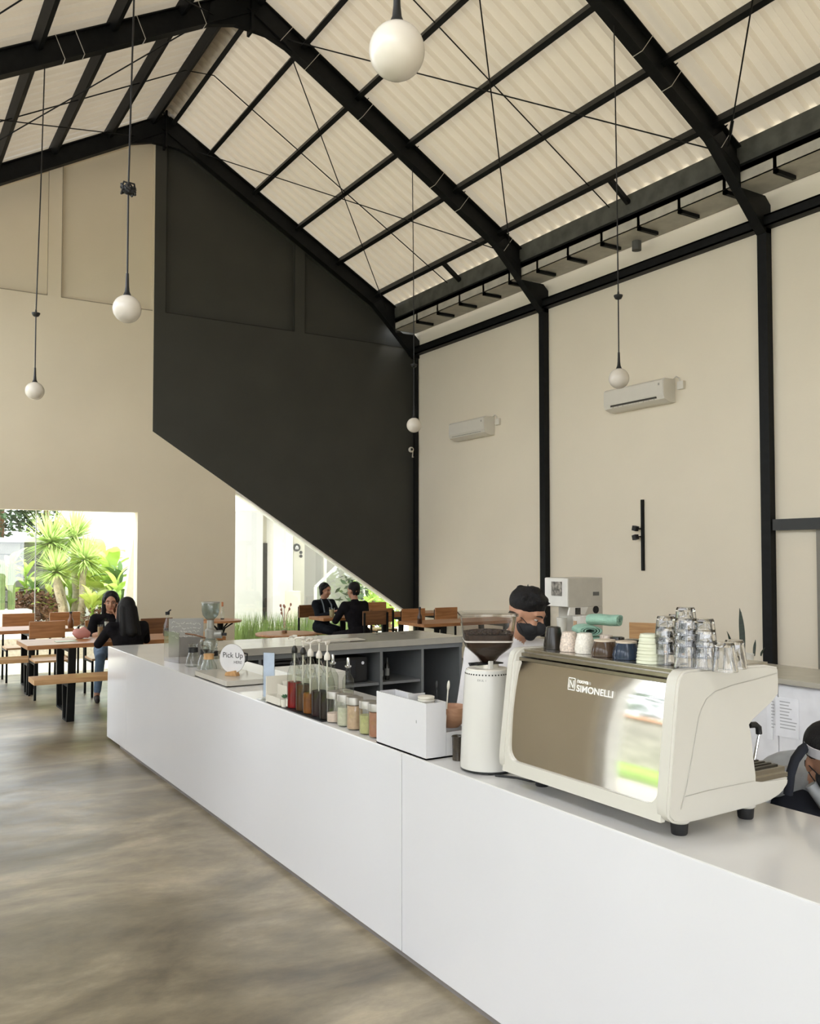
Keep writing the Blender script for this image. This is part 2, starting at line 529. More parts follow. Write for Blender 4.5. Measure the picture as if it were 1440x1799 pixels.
# eave purlin and roof bracing
def rp(x, y, dz=0.22): return Vector((x, y, zraf(x)+dz))
def rod(a, b, r=0.008):
    MB().tube([a, b], r, 6).build('bracing_rod', M_black, ceil)
for i in range(4):
    y0, y1 = FRAMES[i], FRAMES[i+1]
    ym = (y0+y1)/2
    for xs, xe in ((XA+0.45, 7.85), (XA-0.45, -0.1)):
        rod(rp(xs, y1, 0.1), rp(xe, y0, 0.1)); rod(rp(xs, y0, 0.1), rp(xe, y1, 0.1))
        rod(rp(XA+(0.16 if xs > XA else -0.24), ym), rp(xe+(0.1 if xs > XA else 0), ym))
    rod(rp(XA-0.24, ym), rp(XA+0.16, ym), 0.007)
    # strut between the last purlin and the gutter at mid bay
    MB().obox(rp(7.68, ym-0.28, 0.26), rp(8.0, ym-0.28, 0.22), 0.05, 0.06).build('eave_strut', M_black, ceil)
    if i == 2:
        a = rp(7.85, FRAMES[2], 0.1); b = rp(XA+0.45, FRAMES[3], 0.1)
        d = (b-a).normalized()
        MB().tube([a+d*0.25, a+d*0.42], 0.018, 6).build('turnbuckle', M_black, ceil)

# steel portal frames --------------------------------------------------------
FRAME_LBL = ['black steel portal frame standing against the gable wall', 'black steel portal frame with its apex plate at the picture top left',
             'black steel portal frame nearest in view, crossing the top right', 'black steel portal frame over the near end of the counter, above view', 'black steel portal frame behind the viewer']
def ibar(mb, p, q, depth=0.25, w=0.125, t=0.014, up=(0, 0, 1)):
    p = Vector(p); q = Vector(q); d = (q-p).normalized(); yv = Vector((0, 1, 0)); n = d.cross(yv).normalized()
    if n.z < 0: n = -n
    for o_, ww, hh in ((0, 0.012, depth), (depth/2-t/2, w, t), (-depth/2+t/2, w, t)):
        mb.obox(p+n*o_, q+n*o_, ww, hh, tuple(n))
    return mb
M_tie = mat('pale_cable_tie', (0.5, 0.48, 0.42), 0.5)
for i, y in enumerate(FRAMES):
    fr = thing('steel_portal_frame', FRAME_LBL[i], 'steel frame', (XA, y, 0), group='portal frames of the hall')
    cosr = 0.866
    off = 0.125/cosr
    KX = 8.06
    for sgn, cx, kx in ((1, XR-0.045, KX), (-1, XL+0.055, 2*XA-KX)):
        a = (XA, y, ZA+off); b = (kx, y, zraf(kx)+off)
        ibar(MB(), a, b).build('rafter', M_black, fr)
        # knee: steeper haunch down to the column head
        zc = 5.32
        ex = XR if sgn > 0 else XL
        def kp(d, z): return (ex-sgn*d, z)
        kn = [kp(0.96, zraf(ex-sgn*0.96)), kp(0.66, 5.82), kp(0.10, zc-0.06), kp(0.008, zc-0.06), kp(0.008, 5.58), kp(0.10, 5.668), kp(0.51, 5.668), kp(0.53, 5.95), kp(0.8, zraf(ex-sgn*0.8)+0.2)]
        MB().plate([kn], 1, y-0.06, y+0.06).build('knee_haunch', M_black, fr)
        c = MB()
        wy = 0.06 if i else 0.035; wx = 0.04 if i else 0.03
        c.box((cx-wx, y-wy, 0), (cx+wx, y-wy+0.012, zc)).box((cx-wx, y+wy-0.012, 0), (cx+wx, y+wy, zc)).box((cx-0.005, y-wy+0.012, 0), (cx+0.005, y+wy-0.012, zc))
        c.box((cx-wx-0.008, y-wy, 0), (cx-wx, y+wy, zc)) if sgn > 0 else None
        c.build('column', M_black, fr)
    ap = [(XA-0.55, zraf(XA-0.55)-0.0), (XA-0.2, zraf(XA-0.2)-0.09), (XA, ZA-0.20), (XA+0.2, zraf(XA+0.2)-0.09), (XA+0.55, zraf(XA+0.55)-0.0), (XA+0.5, zraf(XA+0.5)+0.26), (XA, ZA+0.29), (XA-0.5, zraf(XA-0.5)+0.26)]
    MB().plate([ap], 1, y-0.035, y+0.035).build('apex_gusset', M_black, fr)
    MB().plate([[(XA-0.015, ZA-0.24), (XA+0.015, ZA-0.24), (XA+0.015, ZA+0.35), (XA-0.015, ZA+0.35)]], 1, y-0.08, y+0.08).build('apex_plate', M_black, fr)
    if 0 < i < 4:
        for x in (4.62, 5.385, 6.5, 6.915, 7.68, 4.25, 3.3, 2.6, 1.75, 1.95):
            zz = zraf(x); sg = 1 if x > XA else -1
            t = Vector((1, 0, -TAN*sg)).normalized(); n = Vector((TAN*sg, 0, 1)).normalized()
            c = Vector((x, y, zz))
            mb = MB()
            mb.tube([c+n*-0.004+Vector((0, -0.068, 0)), c-n*0.004+Vector((0, 0.068, 0))], 0.004, 5)
            mb.tube([c+n*-0.004+Vector((0, -0.068, 0)), c+n*0.255+Vector((0, -0.068, 0))+t*0.03], 0.004, 5)
            mb.build('cable_tie', M_tie, fr)
        # bolt cleats where purlins meet the rafter
        for x in PUR:
            p = rp(x+0.05, y-0.07, 0.26)
            mb = MB()
            for k in range(3): mb.box(p+Vector((0.01*k, -0.02, 0.012*k-0.01)), p+Vector((0.01*k+0.006, 0.01, 0.012*k)))
            mb.build('bolt_cleat', M_black, fr)

# wall beam, gutter --------------------------------------------------------------
bmo = thing('wall_beam', 'long black steel beam running along the top of the right wall', 'beam', (XR-0.08, 6, 5.3))
MB().box((XR-0.13, YF, 5.315), (XR-0.005, YB, 5.335)).box((XR-0.13, YF, 5.425), (XR-0.005, YB, 5.445)).box((XR-0.13, YF, 5.315), (XR-0.115, YB, 5.445)).build('beam_channel', M_black, bmo)
lt = thing('door_lintel', 'short black steel lintel beam at the right edge of the picture', 'beam', (XR-0.08, 4.3, 2))
MB().box((XR-0.10, 2.54, 1.965), (XR-0.003, 6.04, 2.085)).build('lintel_channel', mat('lintel_steel', (0.02, 0.021, 0.019), 0.45), lt)
dr = struct(MB().box((XR-0.05, 3.6, 0), (XR-0.003, 5.56, 1.965)).build('door_1', mat('grey_door', (0.22, 0.2, 0.165), 0.5)))
MB().box((8.005, YF, 5.88), (8.03, YB, zraf(8.03)+0.345)).build('eave_flashing', mat('shadow_grey_flashing', (0.085, 0.085, 0.072), 0.7, var=0.3, scale=5), ceil)  # grey darkened to paint the shadow band under the roof edge
gt = thing('roof_gutter', 'galvanised box gutter on black brackets under the roof edge', 'gutter', (8.2, 6, 5.7))
M_galv = mat('galvanised_sheet', (0.50, 0.47, 0.40), 0.5, 0.0, var=0.12, scale=6)
MB().box((8.0, YF, 5.72), (8.46, YB-0.12, 5.73)).box((8.0, YF, 5.72), (8.012, YB-0.12, 5.90)).box((8.448, YF, 5.72), (8.46, YB-0.12, 5.86)).build('trough', M_galv, gt)
MB().box((8.0, YF, 5.84), (8.05, YB-0.1, 5.93)).build('gutter_rail', M_black, gt)
y = 12.62
while y > -4:
    if min(abs(y-f) for f in FRAMES) > 0.1:
        mb = MB()
        mb.box((8.0, y-0.022, 5.675), (8.035, y+0.022, 5.90)).box((8.0, y-0.022, 5.675), (8.33, y+0.022, 5.715))
        mb.build('gutter_bracket', M_black, gt)
    y -= 0.633
pv = MB().tube([PX(1118, 424, 8.3), PX(1118, 440, 8.3)+Vector((0, 0, 0))], 0.06, 12).build('downpipe', mat('grey_pipe', (0.1, 0.1, 0.09), 0.5), gt)

# ================================================================== SERVICE BAR
ZT = 0.854
M_top = mat('white_stone_top', (0.66, 0.645, 0.62), 0.10, var=0.03, scale=2.5, spec=0.5)
M_seam = mat('panel_seam', (0.25, 0.25, 0.25), 0.6)
ctr = thing('service_counter', 'long white glossy service counter running into the hall', 'counter', (2.28, 4.3, 0))
ys = [-0.6, 3.196, 7.72, 8.40]
for a, b in zip(ys[:-1], ys[1:]):
    MB().box((1.95, a+0.0022, 0.03), (1.985, b-0.0022, ZT-0.004), bev=0.0015).build('front_panel', M_white_gloss, ctr)
MB().box((1.965, -0.6, 0.0), (1.99, 7.98, 0.03)).build('plinth', mat('grey_plinth', (0.20, 0.18, 0.17), 0.6), ctr)
MB().box((1.986, -0.6, 0.03), (2.58, 8.39, ZT-0.026)).build('carcass', M_greylam, ctr)
MB().box((1.9515, -0.6, ZT-0.025), (2.60, 8.40, ZT), bev=0.002).build('worktop', M_top, ctr)

ret = thing('shelf_counter', 'grey open shelf counter with stone top closing the far end of the bar', 'counter', (4.1, 7.9, 0))
MB().box((2.602, 7.50, ZT-0.065), (5.33, 8.36, ZT-0.0), bev=0.003).build('worktop', mat('grey_stone_top', (0.44, 0.42, 0.36), 0.15, var=0.05), ret)
for x in (2.66, 3.09, 4.36, 4.84, 5.31):
    MB().box((x-0.015, 7.53, 0.05), (x+0.015, 8.30, ZT-0.065)).build('divider', M_greylam, ret)
MB().box((2.65, 7.525, ZT-0.11), (5.33, 7.55, ZT-0.066)).build('top_rail', M_greylam, ret)
for a, b in ((2.68, 3.07), (3.11, 4.34), (4.38, 4.82)):
    MB().box((a, 7.54, 0.42), (b, 8.28, 0.445)).build('shelf', M_greylam, ret)
MB().box((2.65, 8.30, 0.0), (5.33, 8.34, ZT-0.066)).box((2.65, 7.56, 0.0), (5.33, 8.3, 0.05)).build('back_panel', mat('dark_back_panel', (0.02, 0.021, 0.022), 0.5), ret)

sidec = thing('rear_counter', 'white rear bar counter with grey stone top along the right side', 'counter', (5.65, 4.5, 0))
MB().box((5.30, 0.8, ZT-0.035), (5.98, 7.495, ZT), bev=0.003).build('worktop', mat('greige_top', (0.42, 0.39, 0.32), 0.25, var=0.04), sidec)
MB().box((5.36, 0.8, 0.08), (5.94, 7.49, ZT-0.036)).build('carcass', mat('white_cabinet', (0.74, 0.73, 0.72), 0.35), sidec)
for k in range(11):
    y0 = 0.82+k*0.6
    MB().box((5.345, y0+0.004, 0.1), (5.36, y0+0.592, ZT-0.05), bev=0.002).build('cabinet_door', mat('white_cabinet_door', (0.76, 0.755, 0.76), 0.35), sidec)
for i, (a, b) in enumerate((((1345, 1224), (1356, 1300)), ((1360, 1224), (1402, 1300)))):
    p = PX(*a, 5.33); q = PX(*b, 5.33)
    n_ = thing('paper_notice', ['narrow white paper notice taped to the rear cabinet door, mostly behind the coffee machine', 'white printed paper notice taped to the rear cabinet door'][i], 'paper', (5.34, (p.y+q.y)/2, q.z), group='notices on the rear counter')
    MB().box((5.338, p.y, q.z), (5.344, q.y, p.z)).build('sheet', mat('paper', (0.80, 0.80, 0.81), 0.7), n_)
    mb = MB()
    random.seed(3+i)
    for k in range(9):
        z = p.z-0.03-k*0.022
        w = (p.y-q.y)*random.uniform(0.35, 0.75)
        mb.box((5.3368, p.y-0.035, z), (5.3378, p.y-0.035-w, z+0.007))
    mb.build('print_lines', mat('grey_print', (0.42, 0.42, 0.42), 0.8), n_)

# ------------------------------------------------------------------ espresso machine
em = thing('espresso_machine', 'white two group espresso machine with mirror steel back on the counter', 'coffee machine', (2.25, 2.2, ZT))
YN, YF2 = 1.785, 2.585
prof = [(2.088, 1.345), (2.504, 1.335), (2.508, 1.273), (2.506, 1.24), (2.477, 1.217), (2.36, 1.160), (2.37, 1.127), (2.378, 1.062), (2.388, 1.004), (2.389, 0.981),
        (2.551, 0.972), (2.545, 0.947), (2.514, 0.922), (2.461, 0.908), (2.399, 0.903), (2.093, 0.898), (2.015, 0.905), (1.991, 0.925), (1.988, 0.955), (2.013, 1.158), (2.030, 1.290), (2.040, 1.325), (2.06, 1.342)]
def smooth_loop(p, it=1):
    for _ in range(it):
        q = []
        for i in range(len(p)):
            a = Vector(p[i]); b = Vector(p[(i+1) % len(p)])
            q += [tuple(a*0.85+b*0.15), tuple(a*0.15+b*0.85)]
        p = q
    return p
def side_panel(y0, y1):
    bm = bmesh.new()
    pr = smooth_loop(prof, 1)
    va = [bm.verts.new((x, y0, z)) for x, z in pr]
    vb = [bm.verts.new((x, y1, z)) for x, z in pr]
    bm.faces.new(va); bm.faces.new(vb[::-1])
    n = len(pr)
    for i in range(n): bm.faces.new((va[i], va[(i+1) % n], vb[(i+1) % n], vb[i]))
    bmesh.ops.recalc_face_normals(bm, faces=bm.faces[:])
    caps = [f for f in bm.faces if len(f.verts) > 4]
    ed = list({e for f in caps for e in f.edges})
    bmesh.ops.bevel(bm, geom=ed, offset=0.007, segments=3, affect='EDGES')
    return MB().bm(bm)
M_em = mat('warm_white_enamel', (0.57, 0.548, 0.485), 0.22, var=0.008)
sp = side_panel(YN, YN+0.05).build('side_panel', M_em, em, 40)
side_panel(YF2-0.04, YF2).build('side_panel', M_em, em, 40)
# raised line swooping across the near side panel
sw = [PY(860+a/2.483, 1100+b/2.483, YN-0.002) for a, b in ((1252, 205), (1160, 232), (1060, 258), (985, 285), (945, 320), (925, 360), (912, 400), (900, 470), (880, 590), (860, 700), (835, 800))]
MB().tube(sw, 0.0016, 6).build('trim_groove', mat('groove_grey', (0.46, 0.44, 0.39), 0.5), sp)
sw = [PY(860+a/2.483, 1100+b/2.483, YN-0.002) for a, b in ((850, 745), (950, 718), (1060, 695), (1158, 676))]
MB().tube(sw, 0.0012, 6).build('trim_groove', MATS['groove_grey'], sp)
# inner body
bp_ = [(2.06, 1.30), (2.47, 1.30), (2.46, 1.235), (2.34, 1.15), (2.36, 0.99), (2.37, 0.955), (2.37, 0.915), (2.04, 0.915), (2.03, 0.94), (2.05, 1.25)]
MB().plate([bp_], 1, YN+0.05, YF2-0.04).build('body', M_steel, em)
# mirror back: curved sheet rolling into the cup rail
bx = []
for k in range(15):
    t = k/14
    z = 0.945+t*0.355
    x = 2.006+0.125*(z-0.945) + 0.004*max(0, (t-0.82)/0.18)**2 - 0.006*math.sin(math.pi*t)
    bx.append((x, z))
vs = []; fs = []
for x, z in bx:
    vs += [(x, YN+0.045, z), (x, YF2-0.035, z)]
for k in range(len(bx)-1): fs.append((2*k, 2*k+1, 2*k+3, 2*k+2))
M_mirror = mat('mirror_steel', (0.84, 0.82, 0.79), 0.06, 1.0, var=0.02, scale=5, bump=0.012, bscale=5)
back = MB().add(vs, fs).build('back_panel', M_mirror, em, 60)
# frame around the mirror: bottom strip and rounded lower corners
fl = []
ya, yb_ = YN+0.03, YF2-0.025
outer = [(ya, 0.905), (yb_, 0.905), (yb_, 1.30), (yb_-0.018, 1.30)]
r = 0.045
inner = []
for k in range(7):
    a = math.pi*k/12
    inner.append((yb_-0.018-r+r*math.cos(a), 0.948+r-r*math.sin(a)))
for k in range(7):
    a = math.pi/2+math.pi*k/12
    inner.append((ya+0.018+r+r*math.cos(a), 0.948+r-r*math.sin(a)))
loop = outer+inner+[(ya+0.018, 1.30), (ya, 1.30)]
mb = MB().plate([loop], 0, 1.994, 2.012)
mb.v = [(x+0.125*(z-0.945), y, z) for x, y, z in mb.v]
mb.build('back_frame', M_em, em)
# cup rail bands along the top of the back
mb = MB()
for (x, z, w) in ((2.058, 1.306, 0.016), (2.068, 1.323, 0.014), (2.082, 1.336, 0.012)):
    mb.box((x, YN+0.045, z-w/2), (x+0.02, YF2-0.035, z+w/2-0.003))
mb.build('cup_rail', mat('smoked_steel', (0.34, 0.30, 0.24), 0.28, 1.0, var=0.08, scale=20), em)
MB().box((2.085, YN+0.03, 1.318), (2.49, YF2-0.03, 1.3405)).build('cup_tray', M_steel, em)
# drip tray
dt = MB().box((2.375, YN+0.012, 0.985), (2.545, YF2-0.03, 1.003)).box((2.38, YN+0.004, 0.972), (2.548, YF2-0.03, 0.986)).build('drip_tray', M_steel, em)
mb = MB()
for k in range(30): mb.box((2.39, YN+0.03+k*0.024, 1.003), (2.535, YN+0.043+k*0.024, 1.0075))
mb.build('tray_grate', mat('dark_steel', (0.07, 0.065, 0.055), 0.35, 0.8), dt)
wand = [PY(860+a/2.483, 1100+b/2.483, 1.90) for a, b in ((1130, 432), (1158, 430), (1172, 442), (1174, 470), (1165, 520), (1156, 570), (1148, 600))]
MB().tube(wand[:4], 0.0105, 8).build('steam_wand_grip', M_rubber, em, 50)
MB().tube(wand[3:], 0.005, 8).build('steam_wand', M_chrome, em, 50)
for gy in (2.05, 2.33):
    g = MB().lathe([(0.036, 1.165), (0.036, 1.12), (0.032, 1.108), (0.032, 1.09), (0.02, 1.085)], (2.43, gy, 0), 18).build('group_head', M_chrome, em, 40)
    MB().tube([(2.43, gy, 1.1), (2.51, gy, 1.09)], [0.011, 0.014], 10).build('portafilter_handle', M_rubber, g, 40)
for (x, y) in ((2.085, 1.83), (2.39, 1.83), (2.10, 2.47), (2.39, 2.47)):
    f = MB().lathe([(0.031, 0.915), (0.031, 0.893), (0.027, 0.889)], (x, y, 0), 20).build('foot', M_em, em, 40)
    MB().lathe([(0.022, 0.8545), (0.024, 0.858), (0.0265, 0.889)], (x, y, 0), 20).build('foot_pad', M_rubber, f, 40)
# emblem and lettering engraved on the mirror
M_logo = mat('etched_logo', (0.80, 0.78, 0.73), 0.5, 0.0)
p0 = PX(995, 1200, 2.03)
def backframe(y, z):   # text plane: right = -y, up = along lean
    x = 1.999+0.125*(z-0.945)
    return Matrix(((0, 0.124, -0.992, x), (-1, 0, 0, y), (0, 0.992, 0.124, z), (0, 0, 0, 1)))
y0 = p0.y; z0 = p0.z
text_part('SIMONELLI', 0.030, backframe(y0-0.042, z0-0.022), 'lettering', M_logo, back, 0.0004, bold=0.0006, sx=1.18)
text_part('nuova', 0.020, backframe(y0-0.042, z0+0.006), 'lettering', M_logo, back, 0.0004, bold=0.0005, sx=1.1)
mb = MB()
for (a, b, c, d) in ((0, 0, 0.034, 0.003), (0, 0.039, 0.034, 0.042), (0, 0, 0.003, 0.042), (0.031, 0, 0.034, 0.042)):
    mb.box((a, b, 0), (c, d, 0.0006))
mb.obox((0.008, 0.034, 0.0003), (0.008, 0.008, 0.0003), 0.003, 0.0006).obox((0.026, 0.034, 0.0003), (0.026, 0.008, 0.0003), 0.003, 0.0006).obox((0.008, 0.034, 0.0003), (0.026, 0.008, 0.0003), 0.003, 0.0006)
mb.xform(backframe(y0, z0-0.022))
part(mb, 'emblem', M_logo, back)
for o in back.children: o.matrix_parent_inverse = back.matrix_world.inverted() if False else Matrix.Translation(-Vector(em.location)); 
for o in back.children: o.matrix_parent_inverse = Matrix.Identity(4)

# ------------------------------------------------------------------ coffee grinder
G = Vector((2.085, 2.775, ZT))
gr = local('coffee_grinder', 'white conical coffee grinder with clear bean hopper beside the espresso machine', 'coffee grinder', G)
body = part(MB().lathe([(0.106, 0.012), (0.107, 0.02), (0.103, 0.12), (0.096, 0.25), (0.089, 0.365), (0.086, 0.382), (0.083, 0.388)], (0,0,0), 48), 'body', M_white, gr, 40)
part(MB().lathe([(0.100, 0.004), (0.1055, 0.006), (0.1055, 0.013), (0.10, 0.013)], (0,0,0), 48), 'base_ring', M_rubber, gr, 40)
for a in (2.6, 4.2, 5.6, 1.0): part(MB().lathe([(0.012, 0.0005), (0.012, 0.008)], (0.085*math.cos(a), 0.085*math.sin(a), 0), 12), 'foot', M_rubber, gr)
mb = MB()
for k in range(44):
    a = 2*math.pi*k/44
    c = Vector((0.0868*math.cos(a), 0.0868*math.sin(a), 0.3735)); t = Vector((-math.sin(a), math.cos(a), 0))
    mb.obox(c-t*0.0028, c+t*0.0028, 0.003, 0.0052)
part(mb, 'vent_slots', mat('slot_black', (0.01, 0.01, 0.01), 0.6), body)
part(MB().lathe([(0.080, 0.388), (0.078, 0.392), (0.045, 0.394), (0.043, 0.408), (0.030, 0.410)], (0,0,0), 32), 'collar', M_offwhite, gr, 40)
part(MB().box((-0.07, -0.03, 0.408), (0.055, 0.03, 0.413)).tube([(-0.085, 0.0, 0.41), (-0.05, 0.0, 0.41)], 0.006, 8), 'hopper_slide', M_rubber, gr)
part(MB().box((-0.028, -0.052, 0.39), (-0.010, -0.040, 0.424), bev=0.003), 'latch', M_white, gr)
# clear hopper: square tapering cup over a funnel (turned 38 degrees)
def sq_ring(h, z, rr, n=6, rot=0.0):
    pts = []
    cs = [(h-rr, h-rr, 0), (-(h-rr), h-rr, math.pi/2), (-(h-rr), -(h-rr), math.pi), (h-rr, -(h-rr), 1.5*math.pi)]
    for cx_, cy_, a0 in cs:
        for k in range(n):
            a = a0+math.pi/2*k/(n-1)
            x, y = cx_+rr*math.cos(a), cy_+rr*math.sin(a)
            pts.append(Vector((x*math.cos(rot)-y*math.sin(rot), x*math.sin(rot)+y*math.cos(rot), z)))
    return pts
def loft(rings, cap0=True, cap1=True):
    mb = MB(); n = len(rings[0]); vs = [v for r_ in rings for v in r_]; fs = []
    for i in range(len(rings)-1):
        for k in range(n): fs.append((i*n+k, i*n+(k+1) % n, (i+1)*n+(k+1) % n, (i+1)*n+k))
    if cap0: fs.append(tuple(range(n))[::-1])
    if cap1: fs.append(tuple((len(rings)-1)*n+k for k in range(n)))
    return mb.add(vs, fs)
RT = -0.56
M_hop = thin_glass('smoky_acrylic', (0.80, 0.76, 0.73), 0.9)
hop = part(loft([sq_ring(0.026, 0.413, 0.018, rot=RT), sq_ring(0.045, 0.44, 0.02, rot=RT), sq_ring(0.086, 0.478, 0.022, rot=RT), sq_ring(0.092, 0.50, 0.02, rot=RT), sq_ring(0.106, 0.60, 0.02, rot=RT)], True, False), 'hopper', M_hop, gr, 35)
part(loft([sq_ring(0.103, 0.598, 0.02, rot=RT), sq_ring(0.112, 0.598, 0.02, rot=RT), sq_ring(0.112, 0.606, 0.02, rot=RT), sq_ring(0.1, 0.609, 0.02, rot=RT)], False, True), 'hopper_lid', thin_glass('clear_lid', (0.8, 0.78, 0.76), 1.0), hop, 35)
part(loft([sq_ring(0.0905, 0.497, 0.02, rot=RT), sq_ring(0.0935, 0.499, 0.02, rot=RT), sq_ring(0.0935, 0.503, 0.02, rot=RT), sq_ring(0.0905, 0.505, 0.02, rot=RT)], False, False), 'hopper_seam', mat('pale_seam', (0.55, 0.5, 0.46), 0.3), hop)
random.seed(4)
M_bean = mat('roasted_bean', (0.035, 0.018, 0.011), 0.35, var=0.4, scale=60)
bn = loft([sq_ring(0.022, 0.416, 0.015, rot=RT), sq_ring(0.042, 0.44, 0.02, rot=RT), sq_ring(0.083, 0.479, 0.022, rot=RT), sq_ring(0.089, 0.50, 0.02, rot=RT), sq_ring(0.092, 0.525, 0.02, rot=RT)], True, True)
for k in range(340):
    x = random.uniform(-0.088, 0.088); y = random.uniform(-0.088, 0.088)
    c, s_ = math.cos(RT), math.sin(RT)
    h = 0.528+0.012*(1-(x*x+y*y)/0.012)
    M = Matrix.Rotation(random.uniform(0, 6.28), 3, 'Z') @ Matrix.Rotation(random.uniform(-0.6, 0.6), 3, 'X')
    bn.ball((x*c-y*s_, x*s_+y*c, h), (0.0075, 0.0048, 0.0040), 6, 4, M=M)
bo = part(bn, 'coffee_beans', M_bean, hop); bo['kind'] = 'stuff'
# small printed letters under the slots, wrapped on the body
for ch, ang in zip(['E', 'X', 'U', 'L', 'I'], (3.62, 3.68, 3.78, 3.86, 3.98)):
    a = ang
    R_ = Matrix(((-math.sin(a), 0, math.cos(a), 0.0895*math.cos(a)), (math.cos(a), 0, math.sin(a), 0.0895*math.sin(a)), (0, 1, 0, 0.350), (0, 0, 0, 1)))
    text_part(ch, 0.011, R_, 'lettering', mat('grey_lettering', (0.15, 0.15, 0.15), 0.5), body, 0.0003)
cb = [PZ(870, 1362, ZT+0.005), PZ(905, 1366, ZT+0.005), PZ(930, 1372, ZT+0.005), PZ(948, 1374, ZT+0.005), PZ(985, 1375, ZT+0.005)]
tag(MB().tube(cb, 0.0042, 8).build('power_cable', M_rubber), 'black power cable lying on the counter between grinder and coffee machine', 'cable')
tag(MB().lathe([(0.02, ZT+0.0005), (0.022, ZT+0.01), (0.016, ZT+0.014)], PZ(1040, 1404, 0), 14).build('rubber_plug', M_rubber) if False else MB().lathe([(0.021, 0.0008), (0.023, 0.012), (0.012, 0.016)], (2.16, 2.235, ZT), 14).build('rubber_stopper', M_rubber), 'small round black rubber stopper under the coffee machine', 'stopper')

# yellow cloth behind the grinder
def cloth(name, label, c, size, mt, rz=0.0, layers=4, amp=0.006):
    """folded towel: several soft rounded layers, one mesh per layer"""
    t = local(name, label, 'towel', c, rz)
    for k in range(layers):
        sx, sy = size[0]*(1-0.04*k), size[1]*(1-0.05*k)
        th = size[2]/layers
        bm = bmesh.new()
        bmesh.ops.create_grid(bm, x_segments=14, y_segments=10, size=0.5)
        for v in bm.verts:
            u, w = v.co.x, v.co.y
            v.co = Vector((u*sx, w*sy, th*k+amp*math.sin(9*u+2*k)*math.cos(7*w+k)+th*0.15))
        r0 = bmesh.ops.extrude_face_region(bm, geom=bm.faces[:])
        for v in [g for g in r0['geom'] if isinstance(g, bmesh.types.BMVert)]: v.co.z += th*0.8
        bmesh.ops.recalc_face_normals(bm, faces=bm.faces[:])
        part(MB().bm(bm), 'folded_layer', mt, t, 60)
    return t

yc = thing('yellow_cloth', 'yellow cleaning cloth hanging between the grinder and the coffee machine', 'cloth', (2.19, 2.70, 0.93))
vs = []; fs = []; nu, nw = 12, 8
for iz in range(nw+1):
    for iu in range(nu+1):
        u = iu/nu; q = iz/nw
        k = Vector((2.178, 2.735, 0)).lerp(Vector((2.235, 2.66, 0)), u*(1-0.25*q)+0.1*q)
        f_ = 0.010*math.sin(u*13+q*2)*(0.3+q)
        vs.append((k.x+0.8*f_, k.y+0.6*f_, 1.075-0.15*q-0.03*u*q+0.008*math.sin(6*u)))
for iz in range(nw):
    for iu in range(nu): fs.append((iz*(nu+1)+iu, iz*(nu+1)+iu+1, (iz+1)*(nu+1)+iu+1, (iz+1)*(nu+1)+iu))
MB().add(vs, fs).build('cloth_sheet', mat('yellow_microfibre', (0.62, 0.56, 0.16), 0.95, var=0.12, scale=40), yc, 60)
MB().tube([(2.165, 2.742, 1.072), (2.245, 2.65, 1.082)], 0.004, 8).build('hanging_rod', M_rubber, yc)

# ------------------------------------------------------------------ white box organiser by the grinder
bx_ = thing('box_organiser', 'large plain white box organiser on the counter left of the grinder', 'organiser', (2.03, 3.22, ZT))
mb = MB()
w_ = 0.008
def tray(mb, x0, y0, x1, y1, z0, z1, t=0.006):
    mb.box((x0, y0, z0), (x1, y1, z0+t))
    mb.box((x0, y0, z0), (x0+t, y1, z1)).box((x1-t, y0, z0), (x1, y1, z1))
    mb.box((x0+t, y0, z0), (x1-t, y0+t, z1)).box((x0+t, y1-t, z0), (x1-t, y1, z1))
    return mb
tray(mb, 1.958, 3.02, 2.056, 3.424, ZT+0.001, 1.083)
mb.build('tall_box', M_white_gloss, bx_)
tray(MB(), 2.057, 3.02, 2.20, 3.40, ZT+0.001, 0.957).build('low_box', M_white_gloss, bx_)
MB().box((1.966, 3.17, 1.05), (2.05, 3.176, 1.10)).build('divider', M_white_gloss, bx_)
mb = MB(); q = PX(731, 1268, 1.9575); mb.box((1.9565, q.y-0.003, q.z-0.006), (1.9578, q.y+0.003, q.z+0.006)); mb.build('keyhole', mat('slot_grey', (0.4, 0.4, 0.4), 0.5), bx_)
lid = thing('round_lid_stack', 'short stack of round white lids in the white box organiser', 'lids', (2.01, 3.09, 1.0))
for k in range(6): MB().lathe([(0.033, 1.03+k*0.012), (0.035, 1.034+k*0.012), (0.035, 1.039+k*0.012), (0.03, 1.041+k*0.012)], (2.007, 3.095, 0), 24).build('lid', M_offwhite, lid, 40)
MB().lathe([(0.03, ZT+0.008), (0.03, 1.03)], (2.007, 3.095, 0), 16).build('lid_column', M_offwhite, lid)
def spoon(name, label, base, top, m, w=0.012, pierced=False):
    t = thing(name, label, 'spoon', base)
    b, e = Vector(base), Vector(top); d = (e-b).normalized()
    MB().tube([b, e-d*0.03], 0.003, 8).build('handle', m, t, 60)
    M = Matrix.Rotation(math.atan2(d.x, d.z), 3, 'Y')
    MB().ball(e-d*0.015, (0.005, w*0.7, 0.021), 14, 10, M=M).build('bowl', m, t, 60)
    return t
spoon('bar_spoon', 'black slotted bar spoon standing upright in the low box', (2.075, 3.10, ZT+0.009), PX(767, 1198, 2.085), M_rubber)
spoon('bar_spoon', 'pale steel bar spoon leaning out of the low box', (2.068, 3.06, ZT+0.009), PX(788, 1198, 2.10), M_offwhite)
bw = thing('wooden_bowl', 'round pinkish wooden bowl resting on the low box by the grinder', 'bowl', (2.14, 3.11, 0.957))
